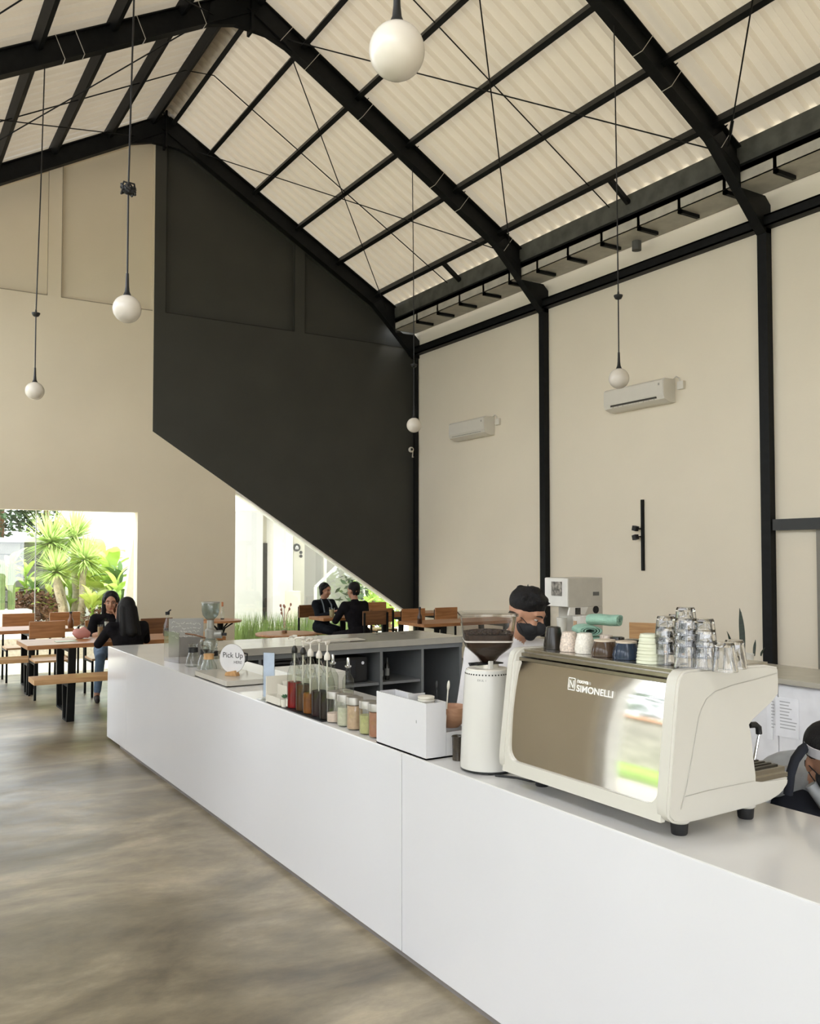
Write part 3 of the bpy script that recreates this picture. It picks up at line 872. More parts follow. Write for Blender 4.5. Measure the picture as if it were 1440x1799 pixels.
MB().lathe([(0.035, 0.958), (0.062, 0.985), (0.075, 1.02), (0.078, 1.045), (0.074, 1.045), (0.070, 1.02), (0.058, 0.99), (0.0, 0.97)], (2.14, 3.11, 0), 32).build('bowl_shell', wood('pink_wood', (0.42, 0.22, 0.13), (0.55, 0.32, 0.2), 0.5), bw, 40)
tag(MB().lathe([(0.0, ZT+0.001), (0.024, ZT+0.001), (0.024, ZT+0.02), (0.025, 0.944), (0.028, 0.95), (0.026, 0.952), (0.022, 0.944), (0.021, ZT+0.01), (0, ZT+0.01)], (2.075, 2.96, 0), 24).build('dark_tumbler', mat('smoked_glass', (0.045, 0.035, 0.025), 0.08, var=0.3, scale=40), None, 40), 'small dark smoked tumbler between white organiser and grinder', 'tumbler')

# ------------------------------------------------------------------ jars
M_cl = thin_glass('clear_glass', (0.93, 0.95, 0.93), 1.0)
def jar(c, label, lev, col, extra=None):
    t = local('storage_jar', label, 'jar', c, group='steel lidded jars along the counter edge')
    gl = part(MB().lathe([(0.035, 0.0008), (0.038, 0.004), (0.039, 0.012), (0.039, 0.118), (0.037, 0.126)], (0,0,0), 28), 'glass_body', M_cl, t, 40)
    part(MB().lathe([(0.0, 0.118), (0.040, 0.118), (0.040, 0.148), (0.038, 0.152), (0.0, 0.153)], (0,0,0), 28), 'lid', mat('satin_lid', (0.44, 0.42, 0.38), 0.4, 0.7), t, 40)
    part(MB().lathe([(0.0, 0.004), (0.036, 0.004), (0.037, 0.01), (0.037, lev), (0.0, lev+0.004)], (0,0,0), 24), 'powder', mat('powder_'+col[0], col[1], 0.95, var=0.12, scale=60), t, 40)
    return t
JY = [3.955, 3.842, 3.742, 3.617, 3.527]
jar((2.02, JY[0], ZT+0.003), 'steel lidded glass jar one third full of pale pink powder', 0.045, ('pink', (0.62, 0.48, 0.40)))
jar((2.02, JY[1], ZT+0.003), 'steel lidded glass jar with pale grey green powder', 0.090, ('sage', (0.50, 0.48, 0.36)))
jar((2.02, JY[2], ZT+0.003), 'steel lidded glass jar filled with tan beige powder', 0.112, ('tan', (0.50, 0.34, 0.22)))
jar((2.02, JY[3], ZT+0.003), 'steel lidded glass jar with yellow green matcha powder', 0.085, ('matcha', (0.42, 0.40, 0.18)))
jar((2.02, JY[4], ZT+0.003), 'steel lidded glass jar of reddish brown powder beside white box', 0.112, ('russet', (0.36, 0.16, 0.09)))

# ------------------------------------------------------------------ syrup bottles
tag(MB().box((1.965, 3.99, ZT+0.0003), (2.12, 4.50, ZT+0.0035), bev=0.001).build('bar_mat', M_rubber), 'black rubber bar mat under the syrup bottles', 'mat')
M_bg = thin_glass('bottle_glass', (0.90, 0.92, 0.88), 0.55)
M_pump = mat('pump_plastic', (0.66, 0.62, 0.55), 0.4)
def syrup(c, label, lev, col, rz, band):
    t = local('syrup_bottle', label, 'bottle', c, rz, 'pump syrup bottles on the bar mat')
    gl = part(MB().lathe([(0.034, 0.0008), (0.039, 0.004), (0.040, 0.012), (0.040, 0.165), (0.037, 0.19), (0.026, 0.225), (0.015, 0.26), (0.0135, 0.285), (0.0155, 0.288), (0.0155, 0.30)], (0,0,0), 28), 'glass_body', M_bg, t, 40)
    part(MB().lathe([(0.0, 0.003), (0.036, 0.003), (0.0375, 0.012), (0.0375, lev), (0.0, lev)], (0,0,0), 24), 'syrup', mat('syrup_'+col[0], col[1], 0.15, var=0.3, scale=18, spec=0.15), t, 40)
    # thin wires of the swing closure
    mb = MB()
    for sg in (-1, 1):
        mb.tube([(sg*0.016, 0, 0.285), (sg*0.02, 0.012, 0.255), (sg*0.012, 0.032, 0.225), (0, 0.036, 0.215)], 0.0013, 5)
    w = part(mb, 'closure_wire', M_chrome, t)
    part(MB().lathe([(0.0, 0.0), (0.011, 0.001), (0.012, 0.012), (0.007, 0.018), (0, 0.019)], (0, 0.04, 0.205), 14), 'stopper', M_offwhite, w, 40)
    part(MB().lathe([(0.0135, 0.296), (0.0165, 0.30), (0.0165, 0.318), (0.010, 0.33), (0.0065, 0.336)], (0,0,0), 16), 'pump_collar', M_pump if not band else mat('black_collar', (0.015, 0.014, 0.012), 0.4), t, 40)
    pu = part(MB().tube([(0, 0, 0.10), (0, 0, 0.385)], 0.0042, 8), 'pump_tube', M_pump, t)
    part(MB().lathe([(0.006, 0.375), (0.014, 0.382), (0.015, 0.39), (0.010, 0.394), (0, 0.395)], (0,0,0), 16).tube([(0, 0, 0.387), (0, -0.035, 0.387), (0, -0.05, 0.378)], [0.006, 0.005, 0.004], 8), 'pump_head', M_pump, pu, 40)
    return t
ZB = ZT+0.004
syrup((2.02, 4.435, ZB), 'pump syrup bottle with bright red syrup and a small white label', 0.14, ('red', (0.22, 0.006, 0.008)), -1.2, True)
syrup((2.022, 4.330, ZB), 'pump syrup bottle with dark caramel syrup and black collar', 0.14, ('caramel', (0.075, 0.032, 0.012)), -2.0, True)
syrup((2.02, 4.235, ZB), 'pump syrup bottle with amber syrup, less full than the rest', 0.105, ('amber', (0.22, 0.075, 0.015)), -0.9, False)
syrup((2.022, 4.135, ZB), 'pump syrup bottle with near black syrup beside the amber one', 0.13, ('plum', (0.022, 0.009, 0.010)), -1.5, False)
syrup((2.02, 4.038, ZB), 'pump syrup bottle with near black syrup nearest the jars', 0.135, ('coffee', (0.018, 0.010, 0.008)), -0.6, False)
tagp = MB()
tagp.box((1.9785, 4.435, ZB+0.01), (1.9798, 4.453, ZB+0.048))
tl_ = tag(tagp.build('bottle_label', M_offwhite), 'small white sticker on the red syrup bottle', 'sticker')
for i, (yy, xx) in enumerate(((4.86, 2.47), (4.66, 2.47))):
    t = local('oil_bottle', ['clear cruet with steel pourer behind the syrup bottles', 'clear cruet with steel pourer behind the storage jars'][i], 'cruet', (xx, yy, ZT+0.001), group='glass cruets')
    part(MB().lathe([(0.030, 0.0005), (0.034, 0.004), (0.034, 0.09), (0.030, 0.105), (0.014, 0.13), (0.012, 0.165), (0.015, 0.17)], (0,0,0), 24), 'glass_body', M_bg, t, 40)
    part(MB().lathe([(0.0, 0.003), (0.031, 0.003), (0.031, 0.03), (0.0, 0.03)], (0,0,0), 20), 'contents', mat('pale_liquid', (0.5, 0.48, 0.4), 0.1), t, 40)
    part(MB().lathe([(0.012, 0.165), (0.019, 0.17), (0.019, 0.178), (0.008, 0.182), (0.009, 0.215), (0.006, 0.225)], (0,0,0), 16), 'pourer', M_chrome, t, 40)

# ------------------------------------------------------------------ cup lid organiser, leaflet, succulent
og = thing('small_organiser', 'small stepped cream organiser left of the red syrup bottle', 'organiser', (2.05, 4.62, ZT))
tray(MB(), 1.965, 4.505, 2.03, 4.69, ZT+0.001, 0.90).build('front_bin', M_offwhite, og)
tray(MB(), 2.031, 4.505, 2.12, 4.69, ZT+0.001, 0.955).build('middle_bin', M_offwhite, og)
tray(MB(), 2.121, 4.505, 2.22, 4.69, ZT+0.001, 1.0).build('rear_bin', M_offwhite, og)
MB().plate([[(4.692, ZT+0.001), (4.704, ZT+0.001), (4.704, 1.0), (4.692, 1.0)]], 0, 1.965, 2.22).build('end_panel', M_offwhite, og)
tag(MB().lathe([(0.0, 0.86), (0.026, 0.86), (0.03, 0.958), (0.032, 0.962), (0.032, 0.972), (0.0, 0.974)], (2.075, 4.64, 0), 24).build('paper_cup', M_offwhite, None, 40), 'small white lidded paper cup in the cream organiser', 'cup')
lf = thing('leaflet_stand', 'upright acrylic leaflet holder with pale blue sheet', 'leaflet holder', (2.0, 4.75, ZT))
p, q = PX(454, 1155, 1.99), PX(472, 1188, 2.05)
a_ = Vector((1.985, 4.785, 0)); b_ = Vector((2.03, 4.735, 0))
mb = MB(); dv = (b_-a_).normalized(); nrm = Vector((dv.y, -dv.x, 0))*0.003
def upright(mb, a, b, z0, z1, n):
    vs = [a-n+Vector((0,0,z0)), b-n+Vector((0,0,z0)), b+n+Vector((0,0,z0)), a+n+Vector((0,0,z0)), a-n+Vector((0,0,z1)), b-n+Vector((0,0,z1)), b+n+Vector((0,0,z1)), a+n+Vector((0,0,z1))]
    return mb.add(vs, [(0,3,2,1),(4,5,6,7),(0,1,5,4),(1,2,6,5),(2,3,7,6),(3,0,4,7)])
upright(MB(), a_, b_, ZT+0.02, 1.125, nrm*0.5).build('sheet', mat('blue_sheet', (0.55, 0.62, 0.72), 0.5, var=0.12, scale=14), lf)
upright(MB(), a_-dv*0.004, b_+dv*0.004, ZT+0.001, 1.13, nrm).box((1.96, 4.70, ZT+0.001), (2.10, 4.83, ZT+0.005)).build('acrylic_holder', thin_glass('acrylic', (0.9, 0.92, 0.94), 0.8), lf)
su = thing('succulent_pot', 'tiny green succulent in a white pot next to the red syrup bottle', 'plant', (1.99, 4.485, ZT))
MB().lathe([(0.0, ZT+0.004), (0.017, ZT+0.004), (0.021, ZT+0.045), (0.019, ZT+0.045), (0.0, ZT+0.04)], (1.985, 4.487, 0), 20).build('pot', M_offwhite, su, 40)
mb = MB(); random.seed(11)
for k in range(16):
    a = k*2.4; rr = 0.006+0.0009*k; el = 1.2-0.055*k
    c = Vector((1.985, 4.487, ZT+0.052)); d = Vector((math.cos(a)*math.cos(el), math.sin(a)*math.cos(el), math.sin(el)))
    mb.tube([c, c+d*0.012, c+d*0.022], [0.003, 0.005, 0.0008], 6)
mb.build('leaves', mat('succulent_green', (0.07, 0.16, 0.08), 0.5, var=0.25, scale=40), su, 60)

# ------------------------------------------------------------------ pick-up sign and trays
sg = thing('pickup_sign', 'round white Pick Up Here sign on a wooden block', 'sign', (2.12, 5.60, ZT))
SC = PX(408, 1157, 2.10)
nv = Vector((-math.cos(0.62), -math.sin(0.62)*1.0, 0)).normalized()   # faces the guest side, turned to the viewer
nv = Vector((-0.80, -0.60, 0)).normalized()
rt = Vector((-nv.y, nv.x, 0)); rt = Vector((0.60, -0.80, 0))
Rm = Matrix(((rt.x, 0, nv.x, SC.x), (rt.y, 0, nv.y, SC.y), (0, 1, 0, SC.z), (0, 0, 0, 1)))
SR = 0.096
mb = MB().lathe([(0.0, -0.002), (SR, -0.002), (SR, 0.002), (0.0, 0.002)], (0,0,0), 48).xform(Rm)
disc = mb.build('disc', mat('sign_white', (0.72, 0.71, 0.715), 0.35), sg)
M_ink = mat('black_ink', (0.02, 0.02, 0.02), 0.6)
def inw(o):
    o.matrix_parent_inverse = Matrix.Identity(4)
    o.location = -Vector(sg.location)
    return o
MB().tube([Vector((SR*math.cos(2*math.pi*k/48), SR*math.sin(2*math.pi*k/48), 0)) for k in range(49)], 0.0017, 6).xform(Rm).build('rim', mat('sign_edge', (0.2, 0.17, 0.13), 0.6), sg)
t1 = text_part('Pick Up', 0.050, Rm @ Matrix.Translation((-0.074, 0.006, 0.0024)), 'lettering', M_ink, disc, 0.0003); 
t2 = text_part('HERE', 0.027, Rm @ Matrix.Translation((0.012, -0.032, 0.0024)), 'lettering', M_ink, disc, 0.0003)
for o in (t1, t2): o.matrix_parent_inverse = Matrix.Identity(4)
# faceted wooden block holding the disc
wbk = []
for (u, w, z) in ((-0.045, -0.022, 0), (0.045, -0.022, 0), (0.045, 0.022, 0), (-0.045, 0.022, 0), (-0.038, -0.022, 0.022), (0.028, -0.022, 0.036), (0.034, 0.018, 0.034), (-0.032, 0.018, 0.026)):
    p = Vector((SC.x, SC.y, SC.z-SR-0.016))+rt*u+nv*(-w)+Vector((0, 0, z))
    wbk.append(p)
BZ = SC.z-SR-0.016
MB().add(wbk, [(0,3,2,1),(4,5,6,7),(0,1,5,4),(1,2,6,5),(2,3,7,6),(3,0,4,7)]).build('wooden_block', M_woodl, sg)
tz = thing('acrylic_tray', 'shallow clear acrylic tray under the round sign', 'tray', (2.1, 5.6, ZT))
tray(MB(), 1.975, 5.36, 2.28, 5.98, ZT+0.001, max(ZT+0.02, BZ-0.001), 0.005).box((1.98, 5.365, max(ZT+0.012, BZ-0.007)), (2.275, 5.975, max(ZT+0.02, BZ-0.001))).build('tray_shell', mat('frosted_tray', (0.52, 0.49, 0.43), 0.2, var=0.02), tz)

# white till drawer beyond the sign
td = thing('cash_drawer', 'white metal cash drawer behind the round sign', 'cash drawer', (2.45, 5.1, ZT))
MB().box((2.24, 4.92, ZT+0.001), (2.59, 5.34, 0.965), bev=0.004).build('case', mat('drawer_white', (0.74, 0.73, 0.68), 0.4), td)
MB().box((2.26, 4.914, 0.87), (2.57, 4.921, 0.95)).build('drawer_front', mat('drawer_white', (0.74, 0.73, 0.68), 0.4), td)
MB().box((2.40, 4.906, 0.89), (2.412, 4.915, 0.945)).build('handle', M_rubber, td)

# ------------------------------------------------------------------ manual brew bar at the far end
ac = thing('acrylic_screen', 'folded clear acrylic screen standing at the far end of the counter', 'screen', (2.1, 6.8, ZT))
a_ = Vector((2.06, 7.0, 0)); b_ = Vector((2.10, 6.74, 0)); c_ = Vector((2.24, 6.60, 0))
n_ = Vector((0.002, 0.0005, 0))
M_ac = thin_glass('acrylic_clear', (0.82, 0.81, 0.81), 0.5, 0.12)
upright(MB(), a_, b_, ZT+0.001, 1.09, n_).build('screen_panel', M_ac, ac)
upright(MB(), b_, c_, ZT+0.001, 1.06, Vector((0.0012, 0.0012, 0))).build('screen_panel', M_ac, ac)
MB().tube([(2.14, 6.72, 1.085), (2.2, 6.66, 1.075), (2.26, 6.6, 1.055)], 0.006, 8).build('wooden_handle', M_woodd, ac, 60)
hg = thing('table_grinder', 'grey upright table coffee grinder with clear hopper', 'coffee grinder', (2.42, 6.95, ZT))
HB = (2.42, 6.95, 0)
M_gg = mat('grey_cast_metal', (0.34, 0.335, 0.30), 0.4, 0.4, var=0.08)
MB().lathe([(0.075, ZT+0.001), (0.075, ZT+0.02), (0.055, ZT+0.03), (0.055, 0.985), (0.05, 0.995)], HB, 24).build('base', M_gg, hg, 40)
MB().lathe([(0.042, 0.99), (0.046, 1.0), (0.046, 1.085), (0.03, 1.10), (0.028, 1.165)], HB, 24).build('grind_head', M_gg, hg, 40)
MB().tube([(2.42, 6.95, 1.05), (2.50, 6.90, 1.05)], [0.03, 0.034], 16).build('motor_cap', M_gg, hg, 40)
MB().tube([(2.50, 6.90, 1.05), (2.53, 6.88, 1.05)], 0.012, 10).build('dial', M_rubber, hg, 40)
hp = MB().lathe([(0.026, 1.165), (0.04, 1.18), (0.062, 1.205), (0.07, 1.24), (0.072, 1.30), (0.07, 1.305)], HB, 28).build('hopper', thin_glass('blue_grey_hopper', (0.62, 0.70, 0.72), 1.0), hg, 40)
MB().lathe([(0.0, 1.303), (0.075, 1.303), (0.075, 1.312), (0.0, 1.315)], HB, 28).build('hopper_lid', M_gg, hp, 40)
lb = thing('lettered_board', 'grey board with white script standing behind the drip servers', 'board', (2.25, 7.1, ZT))
upright(MB(), Vector((2.16, 7.22, 0)), Vector((2.42, 7.12, 0)), ZT+0.001, 1.17, Vector((0.002, 0.006, 0))).build('panel', mat('board_grey', (0.30, 0.29, 0.26), 0.4), lb)
mb = MB(); random.seed(5)
for row in range(4):
    u = 0.08
    while u < 0.85:
        w = random.uniform(0.05, 0.12)
        z = 1.13-row*0.035+random.uniform(-0.006, 0.006)
        p = Vector((2.16+0.26*u, 7.22-0.10*u-0.008, z)); q = Vector((2.16+0.26*(u+w), 7.22-0.10*(u+w)-0.008, z+random.uniform(-0.012, 0.012)))
        mb.tube([p, (p+q)/2+Vector((0, 0, random.uniform(-0.014, 0.014))), q], 0.002, 4)
        u += w+0.03
mb.build('script_strokes', mat('chalk_white', (0.7, 0.68, 0.62), 0.7), lb)
M_scl = thin_glass('server_glass', (0.88, 0.90, 0.88), 1.0)
def server(c, label, h=0.17, collar=True):
    t = local('coffee_server', label, 'coffee server', c, group='glass pour over servers')
    part(MB().lathe([(0.05, 0.0008), (0.058, 0.008), (0.052, 0.05), (0.036, 0.10), (0.026, 0.125), (0.03, 0.15), (0.036, h)], (0,0,0), 28), 'glass_body', M_scl, t, 40)
    part(MB().lathe([(0.0285, 0.105), (0.038, 0.108), (0.036, 0.13), (0.037, 0.142), (0.0285, 0.142)], (0,0,0), 24), 'collar', M_rubber, t, 40)
    return t
server((2.13, 6.50, ZT+0.001), 'glass pour over server with black collar next to the acrylic screen')
server((2.16, 6.32, ZT+0.001), 'glass pour over server with black collar, middle of the drip row')
server((2.18, 6.20, ZT+0.001), 'glass pour over server with black collar beside the wooden collared brewer')
cx_ = local('glass_brewer', 'hourglass glass brewer with wooden collar on the counter', 'coffee brewer', (2.10, 6.06, ZT+0.001))
part(MB().lathe([(0.05, 0.0008), (0.062, 0.01), (0.055, 0.06), (0.03, 0.105), (0.024, 0.12), (0.032, 0.145), (0.058, 0.19), (0.066, 0.225), (0.06, 0.24)], (0,0,0), 28), 'glass_body', M_scl, cx_, 40)
part(MB().lathe([(0.027, 0.10), (0.037, 0.102), (0.034, 0.12), (0.038, 0.138), (0.028, 0.14)], (0,0,0), 24), 'wooden_collar', M_woodl, cx_, 40)
tb = local('tilted_dripper', 'black plastic coffee dripper behind the glass brewer', 'dripper', (2.30, 6.10, ZT+0.001))
part(MB().lathe([(0.03, 0.001), (0.055, 0.01), (0.03, 0.05), (0.035, 0.08), (0.062, 0.15), (0.058, 0.15), (0.03, 0.085)], (0,0,0), 24), 'cone', M_rubber, tb, 40)
part(MB().tube([(0.05, -0.02, 0.13), (0.09, -0.035, 0.12), (0.085, -0.035, 0.07), (0.05, -0.02, 0.05)], 0.006, 8), 'handle', M_rubber, tb, 60)

# ------------------------------------------------------------------ shelf contents of the far counter
st = thing('tray_stack', 'stack of black serving trays in the open shelf', 'trays', (3.3, 7.8, 0.445))
for k in range(9):
    MB().box((3.14, 7.58, 0.447+k*0.033), (3.62, 8.1, 0.452+k*0.033)).box((3.14, 7.58, 0.447+k*0.033), (3.62, 7.59, 0.472+k*0.033)).build('tray', mat('black_tray', (0.02, 0.02, 0.02), 0.35), st)
bb = thing('black_oven', 'black countertop oven in the wide shelf bay', 'oven', (4.0, 7.85, 0.445))
MB().box((3.75, 7.62, 0.447), (4.26, 8.1, 0.70), bev=0.02).build('case', M_rubber, bb)
MB().box((3.79, 7.612, 0.50), (4.12, 7.622, 0.67)).build('door', mat('black_glass', (0.005, 0.005, 0.006), 0.05), bb)
MB().tube([(4.19, 7.622, 0.64), (4.19, 7.60, 0.64)], 0.016, 12).build('knob', M_chrome, bb)
for i, (x, h) in enumerate(((4.43, 0.2), (4.50, 0.22))):
    t = local('shelf_bottle', ['dark spice bottle against the divider on the shelf', 'dark spice bottle with pale label further along the shelf'][i], 'bottle', (x, 7.66, 0.446), group='bottles on the shelf')
    part(MB().lathe([(0.022, 0.0005), (0.024, 0.01), (0.024, h*0.65), (0.012, h*0.8), (0.012, h)], (0,0,0), 18), 'glass_body', mat('dark_bottle', (0.02, 0.018, 0.015), 0.1), t, 40)
    part(MB().lathe([(0.0245, h*0.2), (0.0248, h*0.22), (0.0248, h*0.5), (0.0245, h*0.52)], (0,0,0), 18), 'paper_label', mat('dull_label', (0.2, 0.2, 0.19), 0.6), t, 40)
for i, x in enumerate((2.78, 2.9, 3.0)):
    tag(MB().lathe([(0.0, 0.0006), (0.03, 0.0006), (0.036, 0.1), (0.034, 0.1), (0.028, 0.006), (0.0, 0.006)], (x, 7.66, 0.446), 18).build('shelf_glass', M_scl, None, 40), 'clear glass on the shelf, %s' % ['nearest the corner', 'middle of three', 'nearest the divider'][i], 'glass', 'glasses on the corner shelf')

# flat plates and a cup tray on the far worktop behind the syrup pumps
pl = thing('serving_plates', 'two flat white boards lying on the far stone top behind the pumps', 'boards', (3.9, 7.7, ZT))
MB().box((3.62, 7.60, ZT+0.0005), (4.05, 7.80, ZT+0.010)).build('board', M_offwhite, pl)
MB().box((3.75, 7.57, ZT+0.0105), (4.2, 7.74, ZT+0.020)).build('board', M_offwhite, pl)

# ------------------------------------------------------------------ cups, towels and glasses on the coffee machine
ZC = 1.341
def cup(c, label, prof_, m, inverted=True, group='cups warming on the coffee machine', cat='cup', lip=None):
    t = local('ceramic_cup', label, cat, c, group=group)
    part(MB().lathe(prof_, (0,0,0), 28), 'cup_wall', m, t, 40)
    if lip: part(MB().lathe(lip[0], (0,0,0), 28), 'foot_ring', lip[1], t, 40)
    return t
M_cbl = mat('black_ceramic', (0.022, 0.018, 0.014), 0.18, var=0.3)
M_csp = mat('speckled_pink_ceramic', (0.60, 0.50, 0.42), 0.3, var=0.28, scale=170)
M_csw = mat('speckled_white_ceramic', (0.66, 0.62, 0.55), 0.25, var=0.15, scale=170)
M_cbr = mat('brown_ceramic', (0.07, 0.042, 0.026), 0.15, var=0.35, scale=14)
M_cnv = mat('navy_ceramic', (0.018, 0.030, 0.055), 0.15, var=0.2)
M_cgr = mat('pale_celadon', (0.62, 0.63, 0.48), 0.2, var=0.04)
M_foot = mat('raw_clay', (0.55, 0.46, 0.36), 0.7)
def CP(px, py, x=2.16):
    p = PX(px, py, x); return (x, p.y, ZC)
def inv(h, rb, rt_, b=0.0):      # upside-down cup, mouth rb at the bottom, foot rt_ on top
    return [(rb-0.004, 0.001), (rb, 0.0005), (rb+b, h*0.2), ((rb+rt_)/2+b, h*0.6), (rt_, h*0.97), (rt_-0.006, h), (0, h)]
cup(CP(972, 1140, 2.17), 'tall black tapered cup at the far end of the cup row', inv(0.082, 0.036, 0.026), M_cbl)
cup(CP(1000, 1146, 2.16), 'pink speckled tumbler upside down on the coffee machine', inv(0.070, 0.033, 0.025, 0.002), M_csp)
cup(CP(1027, 1150, 2.16), 'white speckled tumbler upside down on the coffee machine', inv(0.072, 0.033, 0.025, 0.003), M_csw)
FT = lambda r_, h: ([(r_, h-0.002), (r_+0.001, h+0.001), (r_, h+0.004), (0, h+0.004)], M_foot)
cup(CP(1062, 1153, 2.16), 'brown glazed cup with pale foot upside down beside the navy cup', inv(0.052, 0.045, 0.036, 0.002), M_cbr, lip=FT(0.036, 0.052))
cup(CP(1100, 1158, 2.16), 'navy blue glazed cup with pale foot upside down', inv(0.055, 0.044, 0.034, 0.002), M_cnv, lip=FT(0.034, 0.055))
cup(CP(1065, 1149, 2.25), 'small sandy cup upside down behind the brown cup', inv(0.062, 0.028, 0.022), M_csp)
cup(CP(1084, 1149, 2.26), 'small black cup behind the gap between brown and navy cups', inv(0.058, 0.03, 0.025), M_cbl)
cup(CP(1112, 1150, 2.26), 'wide black cup behind the navy cup', inv(0.055, 0.038, 0.03), M_cbl)
gprof = []
for k in range(24):
    t_ = k/23; r_ = 0.0435-0.0125*t_**1.6
    gprof.append((r_+0.0012*math.sin(t_*2*math.pi*9), 0.0005+0.092*t_))
gprof += [(0.024, 0.094), (0, 0.094)]
cup(CP(1142, 1166, 2.14), 'tall pale green ribbed cup upside down next to the glasses', gprof, M_cgr)
# rolled mint towels
M_mint = mat('mint_towel', (0.27, 0.44, 0.34), 0.95, var=0.12, scale=30, bump=0.5, bscale=300)
def towel_roll(c, label, L, W_, Hh, rz, turns=3):
    t = local('folded_towel', label, 'towel', c, rz, 'mint towels on the coffee machine')
    for k in range(turns):
        s0 = 1-k*0.26
        mb = MB(); n = 20
        rings = []
        for j, xx in enumerate((-L/2, -L/2+0.006, -L/6, L/6, L/2-0.006, L/2)):
            sc = s0*(0.94 if j in (0, 5) else 1.0)
            rings.append([Vector((xx+0.002*math.sin(7*q), sc*W_/2*math.cos(2*math.pi*q/n)*(1+0.04*math.sin(3*xx*40)), Hh/2+sc*Hh/2*math.sin(2*math.pi*q/n)+0.0015*math.sin(xx*60))) for q in range(n)])
        off = 0.004*k
        # hollow shell: outer and inner skin
        inner_ = [[Vector((v.x, v.y*0.84, Hh/2+(v.z-Hh/2)*0.80)) for v in r_] for r_ in rings]
        allr = rings+inner_[::-1]+[rings[0]]
        mb = loft(allr, False, False)
        mb.v = [(x*(1+off), y, z) for x, y, z in mb.v]
        part(mb, 'fold_layer', M_mint, t, 60)
    return t
towel_roll((2.27, CP(1058, 1130, 2.27)[1]+0.02, ZC+0.012), 'lower folded mint towel under the other towels', 0.12, 0.085, 0.040, 2.2)
towel_roll((2.25, CP(1030, 1130, 2.25)[1], ZC+0.053), 'thick mint towel fold on the left of the towel pile', 0.10, 0.09, 0.038, 1.1)
towel_roll((2.27, CP(1062, 1130, 2.27)[1], ZC+0.092), 'rolled mint towel on top of the pile', 0.115, 0.07, 0.040, 2.0)
tag(MB().box((2.20, 2.22, ZC+0.0005), (2.34, 2.40, ZC+0.0115), bev=0.003).build('towel_board', M_cbr), 'flat brown board under the mint towels', 'board')
M_tum = mat('tumbler_glass', (1, 1, 1), 0.0, trans=1.0, ior=1.42, var=0.0)
def tumbler_mesh(h=0.085, rb=0.037, rt_=0.027, n=20):
    """upside-down faceted tumbler with a thick base (now on top)"""
    return MB().lathe([(rb-0.0035, 0.0005), (rb, 0.0), (rb-0.001, h*0.12), (rt_+0.001, h*0.93), (rt_-0.002, h), (0, h), (0, h-0.014), (rt_-0.005, h-0.014), (rb-0.0035, 0.0005)], (0,0,0), n).mesh('tumbler', M_tum, 25)
TM = tumbler_mesh()
TS = tumbler_mesh(0.07, 0.026, 0.022, 16)
def tum(loc, label, me=TM):
    o = bpy.data.objects.new('glass_tumbler', me); COL.objects.link(o); o.location = loc
    tag(o, label, 'glass', 'tumblers stacked on the coffee machine')
    return o
def stack(px, py, x, n, lbl):
    c = CP(px, py, x)
    nm = {1: ['']}.get(n, ['bottom', 'second from bottom', 'third from bottom', 'topmost'][:n])
    for k in range(n):
        pos = 'topmost' if (k == n-1 and n > 1) else (nm[k] if n > 1 else '')
        tum((c[0], c[1], ZC+0.0005+k*0.033), ('clear tumbler, %s of %s' % (pos, lbl)) if pos else 'clear tumbler, '+lbl)
stack(1170, 1163, 2.16, 3, 'the stack right of the ribbed green cup')
stack(1205, 1170, 2.14, 4, 'the tallest stack of glasses')
stack(1238, 1167, 2.17, 3, 'the stack right of the tallest one')
stack(1190, 1158, 2.26, 3, 'the stack behind between the two tall stacks')
stack(1273, 1168, 2.17, 1, 'standing alone right of the glass stacks')
stack(1290, 1163, 2.26, 1, 'half hidden behind the lone tumbler')
c = CP(1313, 1170, 2.19); tum((c[0], max(c[1], YN+0.05), ZC+0.0005), 'small narrow shot glass at the right end of the coffee machine', TS)

# ------------------------------------------------------------------ rear counter machines and plants
sm = thing('cup_sealing_machine', 'pale grey cup sealing machine on the rear counter', 'machine', (5.65, 6.1, ZT))
M_sm = mat('machine_grey', (0.50, 0.47, 0.40), 0.4); M_smw = mat('machine_white', (0.72, 0.70, 0.64), 0.4)
MB().box((5.44, 6.02, 1.22), (5.86, 6.34, 1.485), bev=0.006).box((5.60, 6.02, ZT+0.001), (5.86, 6.34, 1.22), bev=0.006).build('case', M_sm, sm)
MB().box((5.432, 6.025, 1.225), (5.442, 6.335, 1.48)).build('front_plate', M_smw, sm)
MB().box((5.427, 6.10, 1.32), (5.433, 6.24, 1.45)).build('picture_sticker', mat('sticker_grey', (0.22, 0.2, 0.17), 0.6, var=0.9, scale=28), sm)
MB().box((5.74, 6.014, 1.32), (5.81, 6.021, 1.355)).build('maker_plate', mat('plate_grey', (0.12, 0.12, 0.11), 0.5), sm)
MB().lathe([(0.0, 0), (0.035, 0), (0.035, 0.006), (0.0, 0.008)], (0,0,0), 24).xform(Matrix.Translation((5.77, 6.019, 1.19)) @ Matrix.Rotation(math.pi/2, 4, 'X')).build('round_badge', M_rubber, sm)
MB().plate([[(5.44, 1.22), (5.66, 1.22), (5.62, 1.15), (5.42, 1.15)]], 1, 6.0, 6.02).build('sloped_cover', M_smw, sm)
MB().box((5.50, 5.994, 1.155), (5.56, 5.999, 1.215)).build('warning_label', mat('label_black', (0.05, 0.045, 0.04), 0.6, var=0.8, scale=60), sm)
MB().box((5.42, 6.06, ZT+0.001), (5.62, 6.30, 0.90), bev=0.004).build('base', M_smw, sm)
cn = thing('plastic_pitcher', 'pale square plastic pitcher in front of the sealing machine', 'pitcher', (5.48, 5.9, ZT))
